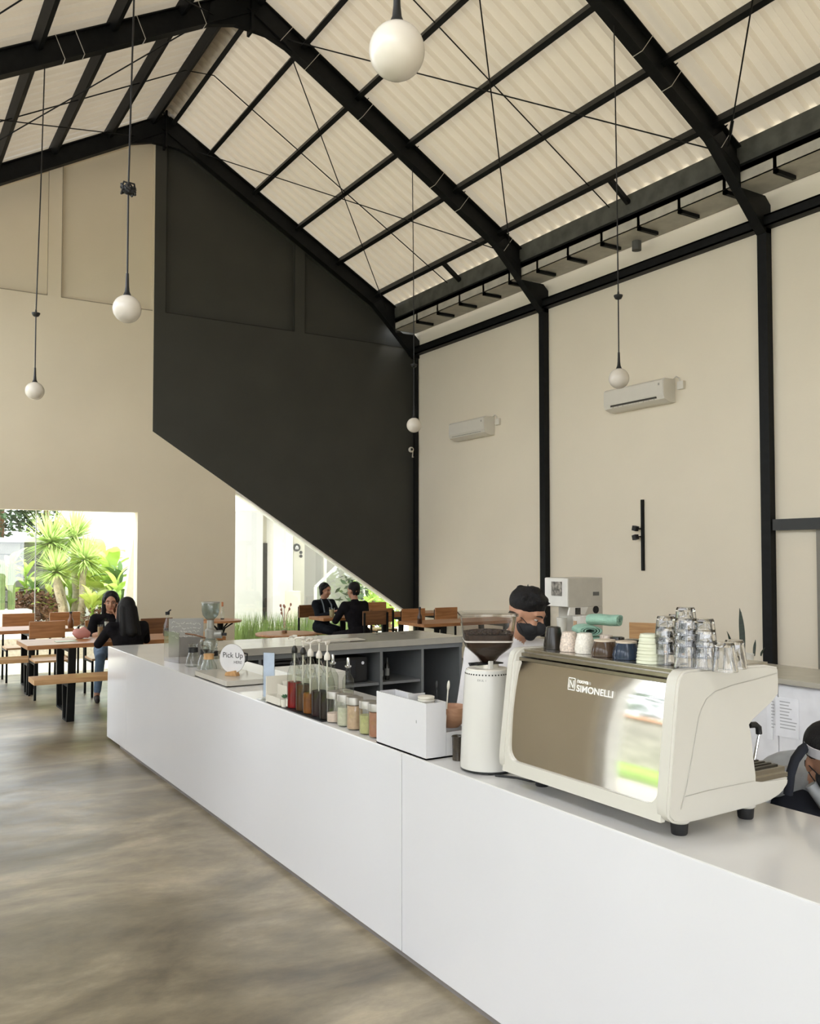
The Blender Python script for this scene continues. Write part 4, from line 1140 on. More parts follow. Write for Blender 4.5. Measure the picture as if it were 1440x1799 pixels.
MB().lathe([(0.055, ZT+0.001), (0.06, ZT+0.01), (0.075, 1.15), (0.07, 1.15), (0.055, ZT+0.02)], (5.46, 5.88, 0), 20).build('pitcher_wall', mat('milky_plastic', (0.66, 0.64, 0.57), 0.35), cn, 40)
MB().box((5.385, 5.86, 1.06), (5.39, 5.90, 1.11)).build('paper_label', mat('tan_label', (0.5, 0.33, 0.2), 0.6), cn)
cn2 = tag(MB().lathe([(0.0, ZT+0.001), (0.05, ZT+0.001), (0.06, 1.02), (0.055, 1.02), (0.045, ZT+0.01), (0, ZT+0.01)], (5.44, 6.2, 0), 20).build('plastic_cup_stack', M_smw, None, 40) if False else MB().lathe([(0.0, 0.901), (0.04, 0.901), (0.048, 1.12), (0.044, 1.12), (0.036, 0.91), (0, 0.91)], (5.50, 6.18, 0), 20).build('sample_cup', mat('cloudy_cup', (0.7, 0.68, 0.6), 0.3), None, 40), 'cloudy plastic cup waiting in the sealing machine', 'cup')
M_snake = mat('snake_plant_green', (0.014, 0.026, 0.014), 0.4, var=0.5, scale=25, stretch=(1, 1, 4))
def snake_plant(c, label, leaves, pot_r=0.09, pot_h=0.12, seed=1):
    t = local('snake_plant', label, 'plant', c, group='snake plants on the rear counter')
    part(MB().lathe([(0.0, 0.001), (pot_r*0.8, 0.001), (pot_r, pot_h), (pot_r-0.008, pot_h), (pot_r*0.7, pot_h-0.02), (0, pot_h-0.02)], (0,0,0), 24), 'pot', M_smw, t, 40)
    for (dx, dy, h, w, lean) in leaves:
        mb = MB(); vs = []; fs = []
        n = 8
        for k in range(n+1):
            q = k/n
            ww = w*(0.55+0.9*q-1.45*q**3.2) if q < 1 else 0.001
            x = dx+lean*q*q; z = pot_h-0.02+h*q; y = dy
            vs += [(x-ww/2*0.8, y+ww*0.3, z), (x, y-0.006*(1-q), z), (x+ww/2*0.8, y-ww*0.3, z), (x, y+0.004, z)]
        for k in range(n):
            for j in range(4): fs.append((4*k+j, 4*k+(j+1) % 4, 4*k+4+(j+1) % 4, 4*k+4+j))
        part(mb.add(vs, fs), 'leaf', M_snake, t, 60)
    return t
p = PX(960, 1120, 5.44)
snake_plant((5.46, 6.62, ZT), 'dark snake plant standing behind the barista at the sealing machine', [(-0.03, 0, 0.42, 0.09, -0.02), (0.0, 0.03, 0.46, 0.09, 0.03), (0.03, -0.02, 0.36, 0.08, 0.06), (-0.02, -0.04, 0.30, 0.07, -0.08)])
pr_ = PX(1308, 1168, 5.5)
snake_plant((5.62, PX(1305, 1170, 5.62).y, ZT), 'dark pointed snake plant behind the row of tumblers', [(0.0, 0, 0.36, 0.05, -0.03), (0.03, 0.03, 0.33, 0.045, -0.005), (-0.08, 0.03, 0.19, 0.025, -0.06), (0.09, -0.03, 0.12, 0.025, 0.02), (0.13, -0.06, 0.06, 0.02, 0.05), (0.0, 0.05, 0.12, 0.04, 0.02)], 0.08, 0.1)
# ================================================================== WALL FITTINGS
def aircon(pl, pr, label, vent=False):
    """wall split unit whose front-left / front-right edges sit at the given pixels"""
    xf = XR-0.21
    a = PX(*pl, xf); b = PX(*pr, xf)
    y0, y1 = b.y, a.y; zt = (a.z+b.z)/2
    t = thing('air_conditioner', label, 'air conditioner', (XR-0.1, (y0+y1)/2, zt-0.3), group='split air conditioners')
    pf = [(XR-0.004, zt+0.005), (XR-0.18, zt+0.005), (XR-0.208, zt-0.02), (XR-0.212, zt-0.20), (XR-0.19, zt-0.25), (XR-0.10, zt-0.285), (XR-0.004, zt-0.285)]
    MB().plate([pf], 1, y0, y1).build('case', M_offwhite, t)
    MB().box((XR-0.2155, y0+0.01, zt-0.195), (XR-0.2085, y1-0.01, zt-0.02), bev=0.002).build('front_cover', M_offwhite, t)
    M_slot = mat('vent_shadow', (0.05, 0.045, 0.035), 0.6)
    if vent:
        MB().obox((XR-0.204, y0+0.12, zt-0.222), (XR-0.204, y1-0.12, zt-0.222), 0.012, 0.022).build('outlet', M_slot, t)
        lv = MB()
        for k in range(9): lv.box((XR-0.211, y0+0.16+k*(y1-y0-0.32)/8, zt-0.25), (XR-0.17, y0+0.166+k*(y1-y0-0.32)/8, zt-0.235))
        lv.build('louvre', M_offwhite, t)
    else:
        MB().obox((XR-0.203, y0+0.1, zt-0.23), (XR-0.203, y1-0.08, zt-0.23), 0.01, 0.003).build('outlet', M_slot, t)
    MB().box((XR-0.217, y0+0.06, zt-0.08), (XR-0.215, y0+0.085, zt-0.05)).build('badge', mat('badge_grey', (0.35, 0.33, 0.28), 0.5), t)
    s_ = thing('wall_socket', label.split(' air')[0].replace('white', 'small white').replace('long', '')+' unit power socket box', 'socket', (XR-0.03, y0-0.1, zt-0.15))
    s_['label'] = 'white socket box with cable beside the ' + ('air conditioner nearer the viewer' if vent else 'air conditioner nearer the charcoal wall')
    MB().box((XR-0.045, y0-0.16, zt-0.14), (XR-0.003, y0-0.06, zt-0.04), bev=0.006).build('box', M_offwhite, s_)
    MB().tube([(XR-0.03, y0-0.1, zt-0.045), (XR-0.03, y0-0.09, zt+0.0), (XR-0.03, y0-0.04, zt+0.03), (XR-0.03, y0+0.01, zt+0.0)], 0.008, 6).build('cable', M_offwhite, s_)
aircon((788, 743), (850, 733), 'closed white air conditioner on the wall bay next to the charcoal gable')
aircon((1060, 685), (1165, 666), 'white air conditioner with open outlet on the wall bay above the bar', True)
tk = thing('track_light', 'vertical black track light with two small spots on the right wall', 'wall lamp', (XR-0.03, 7.99, 1.5))
MB().box((XR-0.035, 7.975, 1.50), (XR-0.003, 8.01, 2.41)).build('track', M_black, tk)
for zz in (2.035, 1.935):
    sp_ = MB().box((XR-0.07, 8.0, zz-0.008), (XR-0.033, 8.015, zz+0.008)).build('bracket', M_black, tk)
    MB().obox((XR-0.08, 8.03, zz), (XR-0.08, 8.09, zz+(0.014 if zz > 2 else -0.014)), 0.06, 0.062).build('spot_head', M_rubber, sp_)
cc = thing('security_camera', 'small white security camera in the far right corner', 'camera', (XR-0.05, YB-0.1, 3.55))
p = PY(722, 790, YB-0.22)
MB().ball(p, 0.05, 16, 10).build('housing', M_offwhite, cc, 60)
MB().ball(p+Vector((-0.012, -0.04, 0)), 0.024, 12, 8).build('lens', M_rubber, cc, 60)
MB().tube([p+Vector((0.02, 0.03, 0)), p+Vector((0.07, 0.05, -0.02)), p+Vector((0.09, 0.1, -0.12)), p+Vector((0.14, 0.13, -0.11))], 0.011, 8).build('arm', M_offwhite, cc, 60)

# ------------------------------------------------------------------ pendant lamps
M_globe = mat('opal_glass', (0.66, 0.61, 0.53), 0.25, var=0.01)
PEND = [((697, 90), 1.56, 'large opal globe pendant nearest the viewer at the top of the picture', 2.45, 0.0),
        ((223, 543), 1.56, 'opal globe pendant with a tangled cord bundle left of the charcoal wall', 6.13, 0.85),
        ((61, 687), 1.56, 'small opal globe pendant at the far left', 9.86, 0.84),
        ((1087, 665), 6.18, 'opal globe pendant in front of the air conditioner', 6.13, 0.80),
        ((727, 747), 6.18, 'tiny opal globe pendant against the far right corner', 9.86, 0.80)]
for i, (px, x, lbl, fy, dz) in enumerate(PEND):
    c = PX(px[0], px[1], x)
    t = thing('globe_pendant', lbl, 'pendant lamp', (c.x, c.y, c.z), group='opal globe pendants')
    R_ = 0.098
    MB().ball(c, R_, 32, 20).build('globe', M_globe, t, 60)
    z = c.z+R_-0.004
    st_ = MB().lathe([(0.033, z-0.004), (0.027, z+0.006), (0.017, z+0.03), (0.013, z+0.07), (0.010, z+0.16), (0.0, z+0.165)], (c.x, c.y, 0), 20).build('stem', M_rubber, t, 40)
    top = Vector((x, fy, zraf(x)+0.0))
    pts = [Vector((c.x, c.y, z+0.16))]
    if dz: pts.append(Vector((c.x, c.y, c.z+dz)))
    pts += [pts[-1]*0.5+top*0.5+Vector((0.004, 0.0, 0)), top]
    MB().tube(pts, 0.0065, 6).build('cord', M_rubber, t)
    if dz:
        zz = c.z+dz
        w = MB().lathe([(0.012, zz-0.03), (0.03, zz-0.022), (0.042, zz+0.0), (0.044, zz+0.012), (0.012, zz+0.014), (0.008, zz+0.05)], (c.x, c.y, 0), 20).build('canopy_cup', M_rubber, t, 40)
        if i == 1:
            mb = MB(); random.seed(9)
            for k in range(5):
                a0 = random.uniform(0, 6.28)
                mb.tube([Vector((c.x+0.05*math.cos(a0+j*0.9), c.y+0.05*math.sin(a0+j*0.9), zz+0.01+0.035*math.sin(j*1.3+k))) for j in range(8)], 0.007, 5)
            mb.build('cord_bundle', M_rubber, t)

# ================================================================== DINING FURNITURE
def make_chair(label, loc, rz, group, back=M_wood, seat=M_woodl):
    t = local('dining_chair', label, 'chair', loc, rz, group)      # front towards local -y
    part(MB().box((-0.20, -0.21, 0.435), (0.20, 0.20, 0.46), bev=0.004), 'seat', seat, t)
    part(MB().box((-0.205, 0.175, 0.69), (0.205, 0.20, 0.895), bev=0.006), 'backrest', back, t)
    for sx in (-1, 1):
        part(MB().box((sx*0.19-0.0125, -0.20, 0.0), (sx*0.19+0.0125, -0.175, 0.435)), 'leg', M_black, t)
        part(MB().box((sx*0.19-0.0125, 0.2, 0.0), (sx*0.19+0.0125, 0.225, 0.87)), 'leg', M_black, t)
        part(MB().box((sx*0.19-0.0125, -0.175, 0.41), (sx*0.19+0.0125, 0.2, 0.434)), 'seat_rail', M_black, t)
    return t
def trapez_leg(mb, x, y0, y1, h, w=0.075, th=0.045, inset=0.05):
    """closed trapezoid steel leg in the plane x = const, wider at the top"""
    a = [(y0, h), (y1, h), (y1-inset, 0.0), (y0+inset, 0.0)]
    q = [(y0+th*1.1, h-th), (y1-th*1.1, h-th), (y1-inset-th, th*0.4), (y0+inset+th, th*0.4)]
    return mb.plate([a, q], 0, x-w/2, x+w/2)
def slab_table(name, label, cat, x0, x1, y0, y1, h, legs, group=None, top=M_wood, th=0.045):
    t = thing(name, label, cat, ((x0+x1)/2, (y0+y1)/2, 0), group=group)
    n = 3 if cat == 'table' else 1
    for k in range(n):
        ya = y0+(y1-y0)*k/n; yb2 = y0+(y1-y0)*(k+1)/n
        MB().box((x0, ya+0.0008, h-th), (x1, yb2-0.0008, h), bev=0.003).build('top_plank', top, t)
    for lx in legs:
        trapez_leg(MB(), lx, y0+0.02, y1-0.02, h-th-0.001).build('leg_frame', M_black, t)
    return t
GT = 'slab tables and benches by the garden window'
slab_table('dining_table', 'long teak slab table where the two women sit', 'table', 1.48, 3.62, 9.86, 10.62, 0.755, (1.93, 3.3), GT)
slab_table('bench', 'teak bench in front of the table where the two women sit', 'bench', 1.48, 3.50, 9.42, 9.78, 0.45, (1.84, 3.2), GT, M_woodl, 0.05)
slab_table('dining_table', 'long teak slab table nearer the garden window', 'table', 0.2, 2.36, 12.0, 12.72, 0.755, (0.6, 1.86), GT)
slab_table('bench', 'teak bench in front of the table nearer the garden window', 'bench', 0.2, 2.2, 11.50, 11.84, 0.45, (0.6, 1.77), GT, M_woodl, 0.05)
GC = 'wooden backed steel chairs'
def mid(px1, py1, px2, y): 
    return (PY(px1, py1, y).x+PY(px2, py1, y).x)/2
make_chair('wooden chair with a wide back behind the near slab table', (mid(56, 1100, 120, 11.27), 11.27, 0), 0, GC)
make_chair('wooden chair on which the woman facing the viewer sits', (2.56, 11.16, 0), 0, GC)
make_chair('dark wooden chair right of the two women beside the water bottle', (3.22, 11.1, 0), 0, GC, M_woodd)
make_chair('leftmost wooden chair with its back to the garden window', (mid(8, 1080, 65, 13.0), 13.02, 0), 0, GC)
make_chair('second wooden chair with its back to the garden window', (mid(92, 1080, 146, 13.0), 13.02, 0), 0, GC)
# tables to the right
def round_table(label, loc, r, h=0.75, top=M_wood):
    t = local('round_table', label, 'table', loc, group='round pedestal tables')
    part(MB().lathe([(0, h-0.035), (r*0.98, h-0.03), (r, h-0.015), (r*0.99, h), (0, h)], (0,0,0), 40), 'tabletop', top, t, 40)
    part(MB().tube([(0, 0, 0.02), (0, 0, h-0.035)], 0.045, 14), 'column', M_black, t, 60)
    part(MB().lathe([(0.0, 0), (0.24, 0), (0.24, 0.012), (0.06, 0.03), (0, 0.03)], (0,0,0), 28), 'foot', M_black, t, 40)
    for k in range(4):
        a = k*math.pi/2+0.6
        d = Vector((math.cos(a), math.sin(a), 0))
        part(MB().tube([d*0.04+Vector((0, 0, h-0.22)), d*0.08+Vector((0, 0, h-0.12)), d*0.18+Vector((0, 0, h-0.06)), d*r*0.7+Vector((0, 0, h-0.042))], 0.011, 6), 'bracket', M_black, t, 60)
    return t
rt1 = PZ(387, 1089, 0.75); rt2 = PZ(502, 1112, 0.75)
round_table('round wooden pedestal table with a bottle against the cream wall pier', (rt1.x, rt1.y, 0), 0.31)
round_table('round wooden pedestal table with a dried flower vase in front of the triangular window', (rt2.x, rt2.y, 0), 0.37)
slab_table('dining_table', 'small teak table between the seated couple', 'table', 5.93, 6.9, 11.98, 12.5, 0.75, (6.5,))
slab_table('dining_table', 'long teak table along the right wall with a brown bottle', 'table', 6.55, 8.3, 10.15, 10.85, 0.755, (6.9, 8.0))
slab_table('dining_table', 'far teak table under the low end of the sloping window', 'table', 7.12, 8.38, 12.1, 12.75, 0.755, (7.4, 8.1))
make_chair('wooden chair on which the woman of the seated couple sits', (6.26, 12.92, 0), 0.15, GC, M_woodd)
make_chair('wooden chair on which the man in black sits', (6.34, 11.32, 0), math.pi, GC, M_woodd)
make_chair('wooden chair right behind the man in black, back to the viewer', (6.60, 11.55, 0), math.pi+0.1, GC) if False else None
make_chair('wooden chair beside the man in black, its back to the viewer', (6.70, 11.76, 0), math.pi, GC)
make_chair('high backed wooden chair far away under the sloping window', (7.55, 13.05, 0), 0, GC)
make_chair('wooden chair behind the brown bottle on the long right table', (mid(717, 1080, 758, 11.1), 11.1, 0), 0, GC)
make_chair('rightmost wooden chair by the right wall', (mid(777, 1080, 814, 11.1), 11.1, 0), 0, GC)
make_chair('wooden chair with teak back showing above the navy cup', (7.75, PX(1128, 1105, 7.75).y, 0), math.pi/2*-1+0.5, GC, M_woodl)

# small things on the tables
M_amber = mat('amber_glass', (0.16, 0.055, 0.015), 0.08, var=0.1)
def bottle(c, label, h, r, m, cap=None, name='glass_bottle', fill=None, capm=None):
    t = local(name, label, 'bottle', c)
    part(MB().lathe([(r*0.9, 0.0006), (r, 0.006), (r, h*0.5), (r*0.45, h*0.72), (r*0.4, h)], (0,0,0), 20), 'glass_body', m, t, 40)
    if fill: part(MB().lathe([(0, 0.004), (r*0.92, 0.004), (r*0.92, h*fill), (0, h*fill)], (0,0,0), 16), 'contents', mat('dark_contents', (0.06, 0.04, 0.03), 0.5, var=0.7, scale=60), t, 40)
    if cap: part(MB().lathe([(r*0.5, h-0.005), (r*0.55, h+cap), (0, h+cap+0.003)], (0,0,0), 14), 'cap', capm or M_rubber, t, 40)
    return t
def onT(px, py, z=0.7555): 
    p = PZ(px, py, z); return (p.x, p.y, z)
bottle(onT(124, 1103), 'amber bottle on the table nearer the garden window', 0.19, 0.035, M_amber, 0.02)
wbt = bottle((3.05, 10.25, 0.7555), 'clear water carafe with black lid beside the two women', 0.25, 0.048, M_cl, 0.03, 'water_carafe', 0.35)
MB().tube([(3.05, 10.25, 1.03), (3.08, 10.22, 1.06)], 0.008, 8).build('straw', M_rubber, wbt)
bottle((rt1.x+0.03, rt1.y, 0.7505), 'slim clear bottle with copper cap on the round table at the wall pier', 0.2, 0.028, M_cl, 0.06, 'slim_bottle', 0.12, mat('copper', (0.5, 0.2, 0.09), 0.35, 0.6))
bottle(onT(737, 1096), 'brown bottle on the long right table', 0.20, 0.032, mat('brown_glass', (0.05, 0.018, 0.008), 0.1), 0.03)
vz = thing('flower_vase', 'small clear vase of dried pink flowers on the round table', 'vase', (rt2.x-0.02, rt2.y, 0.7505))
MB().lathe([(0.03, 0.751), (0.034, 0.76), (0.034, 0.82), (0.016, 0.87), (0.018, 0.90)], (rt2.x-0.02, rt2.y, 0), 20).build('glass_body', M_cl, vz, 40)
MB().lathe([(0.0, 0.752), (0.031, 0.752), (0.031, 0.785), (0, 0.785)], (rt2.x-0.02, rt2.y, 0), 16).build('pebbles', M_woodd, vz)
random.seed(21)
for k in range(7):
    a = random.uniform(0, 6.28); e = Vector((rt2.x-0.02+0.10*math.cos(a)*random.uniform(0.3, 1), rt2.y+0.1*math.sin(a), 0.98+random.uniform(0, 0.13)))
    b0 = Vector((rt2.x-0.02, rt2.y, 0.80))
    MB().tube([b0, (b0+e)/2+Vector((0, 0, 0.05)), e], 0.0025, 5).ball(e, (0.014, 0.014, 0.02), 8, 6).build('dried_stem', mat('dried_pink', (0.42, 0.22, 0.16), 0.9, var=0.3, scale=50), vz)
bag = local('pink_bag', 'pink pouch lying on the table in front of the two women', 'bag', onT(143, 1122))
mb = MB().ball((0, 0, 0.06), (0.10, 0.05, 0.065), 20, 12)
mb.v = [(x, y, max(0.001, z+0.012*math.sin(x*60)*math.cos(y*50))) for x, y, z in mb.v]
part(mb, 'pouch', mat('pink_leather', (0.55, 0.25, 0.22), 0.55, var=0.1), bag, 60)
part(MB().tube([(-0.06, 0, 0.11), (-0.03, 0, 0.15), (0.03, 0, 0.15), (0.06, 0, 0.11)], 0.006, 6), 'strap', mat('grey_strap', (0.3, 0.32, 0.28), 0.6), bag, 60)
tag(MB().box((-0.11, -0.07, 0), (0.11, 0.07, 0.006), bev=0.001).build('menu_card', mat('pale_green_card', (0.5, 0.55, 0.42), 0.5)), 'pale green card lying flat left of the pink pouch', 'menu').location = onT(116, 1127)
def drink(c, label, col, h=0.14, r=0.034):
    t = local('drink_glass', label, 'drink', c)
    part(MB().lathe([(r*0.8, 0.0006), (r*0.85, 0.004), (r, h)], (0,0,0), 20), 'glass_body', M_cl, t, 40)
    part(MB().lathe([(0, 0.004), (r*0.8, 0.004), (r*0.92, h*0.8), (0, h*0.8)], (0,0,0), 18), 'liquid', mat('drink_'+col[0], col[1], 0.25, var=0.2, scale=30), t, 40)
    return t
drink(onT(176, 1118), 'iced milky coffee glass in front of the facing woman', ('latte', (0.32, 0.22, 0.12)))
drink(onT(187, 1113), 'tall water glass beside the iced coffee', ('water', (0.55, 0.55, 0.5)), 0.18, 0.03)
drink((6.13, 12.1, 0.7505), 'creamy iced drink between the seated couple', ('matcha', (0.42, 0.36, 0.2)), 0.15, 0.042)

# ================================================================== PEOPLE
def remeshed(mb, name, mats, prims, parent, voxel=0.008, it=3):
    """continuous skin over overlapping volumes; each face takes the material of the nearest volume"""
    me = mb.mesh(name, mats[0])
    tmp = bpy.data.objects.new(name+'_tmp', me); COL.objects.link(tmp)
    r_ = tmp.modifiers.new('r', 'REMESH'); r_.mode = 'VOXEL'; r_.voxel_size = voxel; r_.use_smooth_shade = True
    s_ = tmp.modifiers.new('s', 'SMOOTH'); s_.factor = 0.5; s_.iterations = it
    dg = bpy.context.evaluated_depsgraph_get()
    out = bpy.data.meshes.new_from_object(tmp.evaluated_get(dg))
    bpy.data.objects.remove(tmp)
    out.materials.clear()
    for m in mats: out.materials.append(m)
    n = len(out.polygons)
    if len(mats) > 1 and n:
        cen = np.empty(n*3); out.polygons.foreach_get('center', cen); cen = cen.reshape(-1, 3)
        best = np.full(n, 1e9); idx = np.zeros(n, int)
        for p in prims:
            if p[0] == 'c':
                a = np.array(p[1]); b = np.array(p[2]); ab = b-a
                t = np.clip(((cen-a)@ab)/max(1e-9, ab@ab), 0, 1)
                d = np.linalg.norm(cen-(a+t[:, None]*ab), axis=1)-(p[3]+(p[4]-p[3])*t)
                mi = p[5]
            else:
                c = np.array(p[1]); R3 = np.array(p[3]) if p[3] is not None else np.eye(3)
                q = (cen-c)@R3/np.array(p[2])
                d = (np.linalg.norm(q, axis=1)-1)*min(p[2]); mi = p[4]
            k = d < best
            best[k] = d[k]; idx[k] = mi
        out.polygons.foreach_set('material_index', idx.astype(np.int32))
    out.polygons.foreach_set('use_smooth', [True]*n)
    o = bpy.data.objects.new(name, out); COL.objects.link(o); o.parent = parent
    return o
def prim_mesh(prims):
    mb = MB()
    for p in prims:
        if p[0] == 'c':
            mb.ball(p[1], p[3], 14, 8); mb.ball(p[2], p[4], 14, 8)
            mb.tube([p[1], p[2]], [p[3], p[4]], 14)
        else:
            mb.ball(p[1], p[2], 20, 12, M=p[3])
    return mb
def V3(*a): return Vector(a)
def hand(w, d, n, mi, curl=0.5, side=1):
    """palm and five fingers from wrist w along d; n = back-of-hand normal"""
    d = Vector(d).normalized(); n = Vector(n); n = (n-d*n.dot(d)).normalized(); s_ = d.cross(n)*side
    P = []
    pc = w+d*0.05
    P.append(('c', w, w+d*0.02, 0.024, 0.024, mi))
    for k in (-1.2, -0.4, 0.4, 1.2):
        P.append(('c', w+d*0.015+s_*(k*0.010), w+d*0.088+s_*(k*0.0185), 0.0145, 0.0125, mi))
    for k, L in ((-1.2, 0.060), (-0.4, 0.072), (0.4, 0.077), (1.2, 0.070)):
        b = w+d*0.09+s_*(k*0.0195)
        d1 = (d*math.cos(curl*0.5)-n*math.sin(curl*0.5)).normalized(); d2 = (d*math.cos(curl*1.3)-n*math.sin(curl*1.3)).normalized()
        m_ = b+d1*(L*0.5)
        P.append(('c', b, m_, 0.0095, 0.0088, mi)); P.append(('c', m_, m_+d2*(L*0.5), 0.0088, 0.0075, mi))
    tb_ = w+d*0.025+s_*0.028; t1_ = tb_+(d*0.6+s_*0.7-n*0.2).normalized()*0.035
    P.append(('c', tb_, t1_, 0.0125, 0.0105, mi)); P.append(('c', t1_, t1_+(d*0.9+s_*0.25-n*0.3).normalized()*0.028, 0.0105, 0.0085, mi))
    return P
def figure(name, label, base, F, J, mats, hair, voxel=0.0075, face=True, mask=None, scale=1.0, hairmat=None, eyes_closed=False):
    """J: dict of joints in world coordinates. F: facing frame of the head (Matrix 3x3 columns right, forward, up).
    mats: [skin, top, trousers, shoes, lips]"""
    t = thing(name, label, 'person', base)
    P = []
    T, L, S_ = 1, 2, 3
    hip, ch, nk, hd = J['hip'], J['chest'], J['neck'], J['head']
    side = J['side']                         # unit vector to the person's right
    up = (nk-hip).normalized()
    fw = side.cross(up)*-1
    fw = up.cross(side)
    Rt = Matrix((side, fw, up)).transposed()
    g = J.get('girth', 1.0)
    P.append(('e', hip, (0.165*g, 0.125*g, 0.12), Rt, L if not J.get('dress') else T))
    P.append(('e', hip*0.55+ch*0.45, (0.142*g, 0.108*g, 0.16), Rt, T))
    P.append(('e', ch, (0.162*g, 0.118*g, 0.17), Rt, T))
    shz = nk-up*0.055
    for sg_, nm in ((1, 'R'), (-1, 'L')):
        sh = J['sh'+nm]
        P.append(('c', shz-up*0.01, sh, 0.062, 0.058, T))
        P.append(('c', ch+side*sg_*0.07, sh-up*0.03, 0.085, 0.062, T))
        e, w = J['el'+nm], J['wr'+nm]
        P.append(('c', sh, e, 0.056*g, 0.045*g, T))
        sl = J.get('sleeve', 1.0)
        if sl >= 1.0: P.append(('c', e, e.lerp(w, 0.93), 0.044*g, 0.033, T)); P.append(('c', e.lerp(w, 0.9), w, 0.028, 0.025, 0))
        else:
            P.append(('c', e, e.lerp(w, 0.3), 0.043*g, 0.038, T if sl > 0.5 else 0)); P.append(('c', e.lerp(w, 0.3), w, 0.036, 0.026, 0))
        hdv = J.get('hd'+nm, (w-e)); hn = J.get('hn'+nm, Vector((0, 0, 1)))
        P += hand(w, hdv, hn, 0, J.get('curl', 0.6), side=(1 if sg_ < 0 else -1))
        kn, an, to = J['kn'+nm], J['an'+nm], J['to'+nm]
        h0 = hip+side*sg_*0.085-up*0.02
        P.append(('c', h0, kn, 0.085*g, 0.060, L)); P.append(('c', kn, an+(kn-an)*0.12, 0.058, 0.042, L)); P.append(('c', an+(kn-an)*0.14, an, 0.036, 0.034, 0))
        P.append(('c', an-Vector((0, 0, 0.03)), to, 0.036, 0.03, S_)); P.append(('c', an-Vector((0, 0, 0.035))-(to-an).normalized()*0.03, an-Vector((0, 0, 0.03)), 0.032, 0.034, S_))
    P.append(('c', nk-up*0.06, hd-F.col[2]*0.07-F.col[1]*0.01, 0.056, 0.050, 0))
    if J.get('collar', True): P.append(('c', nk-up*0.055, nk-up*0.02, 0.075, 0.062, T))
    def H(x, y, z): return hd+F.col[0]*x+F.col[1]*y+F.col[2]*z
    P.append(('e', H(0, -0.012, 0.03), (0.074, 0.094, 0.092), F, 0))
    P.append(('e', H(0, 0.022, -0.04), (0.058, 0.066, 0.078), F, 0))
    P.append(('e', H(0, 0.055, -0.088), (0.026, 0.024, 0.022), F, 0))
    P.append(('c', H(0, 0.084, 0.012), H(0, 0.103, -0.03), 0.010, 0.014, 0))
    for sg_ in (-1, 1):
        P.append(('e', H(sg_*0.076, -0.008, -0.012), (0.010, 0.02, 0.031), F, 0))
        P.append(('e', H(sg_*0.030, 0.062, -0.025), (0.026, 0.025, 0.026), F, 0))
        P.append(('c', H(sg_*0.012, 0.078, 0.032), H(sg_*0.045, 0.067, 0.032), 0.011, 0.010, 0))
        P.append(('c', H(0, 0.082, -0.062), H(sg_*0.022, 0.076, -0.062), 0.009, 0.005, 4))
    loc0 = Vector(t.location)
    def sh_(pr):
        out = []
        for p in pr:
            if p[0] == 'c': out.append(('c', Vector(p[1])-loc0, Vector(p[2])-loc0)+p[3:])
            else: out.append(('e', Vector(p[1])-loc0)+p[2:])
        return out
    P2 = sh_(P)
    body_ = remeshed(prim_mesh(P2), 'body', mats, P2, t, voxel, 3)
    if face:
        mb = MB()
        for sg_ in (-1, 1):
            mb.ball(H(sg_*0.031, 0.0690, 0.006)-loc0, (0.0135, 0.010, 0.0055), 12, 8, 0, F)
            mb.ball(H(sg_*0.031, 0.0765, 0.005)-loc0, (0.0062, 0.0035, 0.0050), 10, 6, 1, F)
        part(mb, 'eyes', [mat('eye_white', (0.36, 0.32, 0.29), 0.4), mat('iris_dark', (0.02, 0.012, 0.008), 0.2)], t, 60)
        mb = MB()
        for sg_ in (-1, 1):
            mb.tube([H(sg_*0.013, 0.089, 0.027)-loc0, H(sg_*0.03, 0.086, 0.033)-loc0, H(sg_*0.05, 0.070, 0.028)-loc0], [0.004, 0.0045, 0.002], 6)
        part(mb, 'eyebrows', mat('brow_black', (0.01, 0.008, 0.007), 0.8), t, 60)
    hp_ = []
    for p in hair:
        if p[0] == 'c': hp_.append(('c', H(*p[1]), H(*p[2]), p[3], p[4], 0))
        else: hp_.append(('e', H(*p[1]), p[2], F, 0))
    hp_ = sh_(hp_)
    if hp_: remeshed(prim_mesh(hp_), 'hair', [hairmat or M_hair], hp_, t, 0.007, 2)
    if mask:
        mk = [('e', H(0.030, 0.060, -0.040), (0.034, 0.036, 0.031), F, 0), ('e', H(-0.030, 0.060, -0.040), (0.034, 0.036, 0.031), F, 0), ('e', H(0, 0.030, -0.052), (0.0625, 0.0685, 0.056), F, 0), ('e', H(0, 0.075, -0.034), (0.036, 0.050, 0.040), F, 0), ('c', H(0, 0.095, -0.015), H(0, 0.108, -0.038), 0.012, 0.016, 0), ('e', H(0, 0.055, -0.088), (0.032, 0.031, 0.026), F, 0)]
        mk = sh_(mk)
        mo = remeshed(prim_mesh(mk), 'face_mask', [mask], mk, t, 0.005, 2)
        for sg_ in (-1, 1):
            mb = MB().tube([H(sg_*0.055, 0.05, -0.028)-loc0, H(sg_*0.076, 0.02, -0.008)-loc0, H(sg_*0.083, -0.02, 0.0)-loc0, H(sg_*0.083, -0.022, -0.012)-loc0, H(sg_*0.083, -0.02, -0.02)-loc0, H(sg_*0.074, 0.01, -0.045)-loc0, H(sg_*0.055, 0.04, -0.075)-loc0], 0.0022, 5)
            part(mb, 'ear_loop', mask, mo)
    return t, H, loc0
def frame3(yaw, pitch=0.0, roll=0.0):
    """columns right, forward, up; yaw 0 looks along +y, positive turns to the left"""
    return Matrix.Rotation(yaw, 3, 'Z') @ Matrix.Rotation(pitch, 3, 'X') @ Matrix.Rotation(roll, 3, 'Y')
M_hair = mat('black_hair', (0.006, 0.005, 0.005), 0.5, var=0.4, scale=30, stretch=(6, 6, 1), bump=0.6, bscale=60, spec=0.25)
M_skin = mat('skin_warm', (0.40, 0.205, 0.125), 0.5, var=0.06, scale=20)
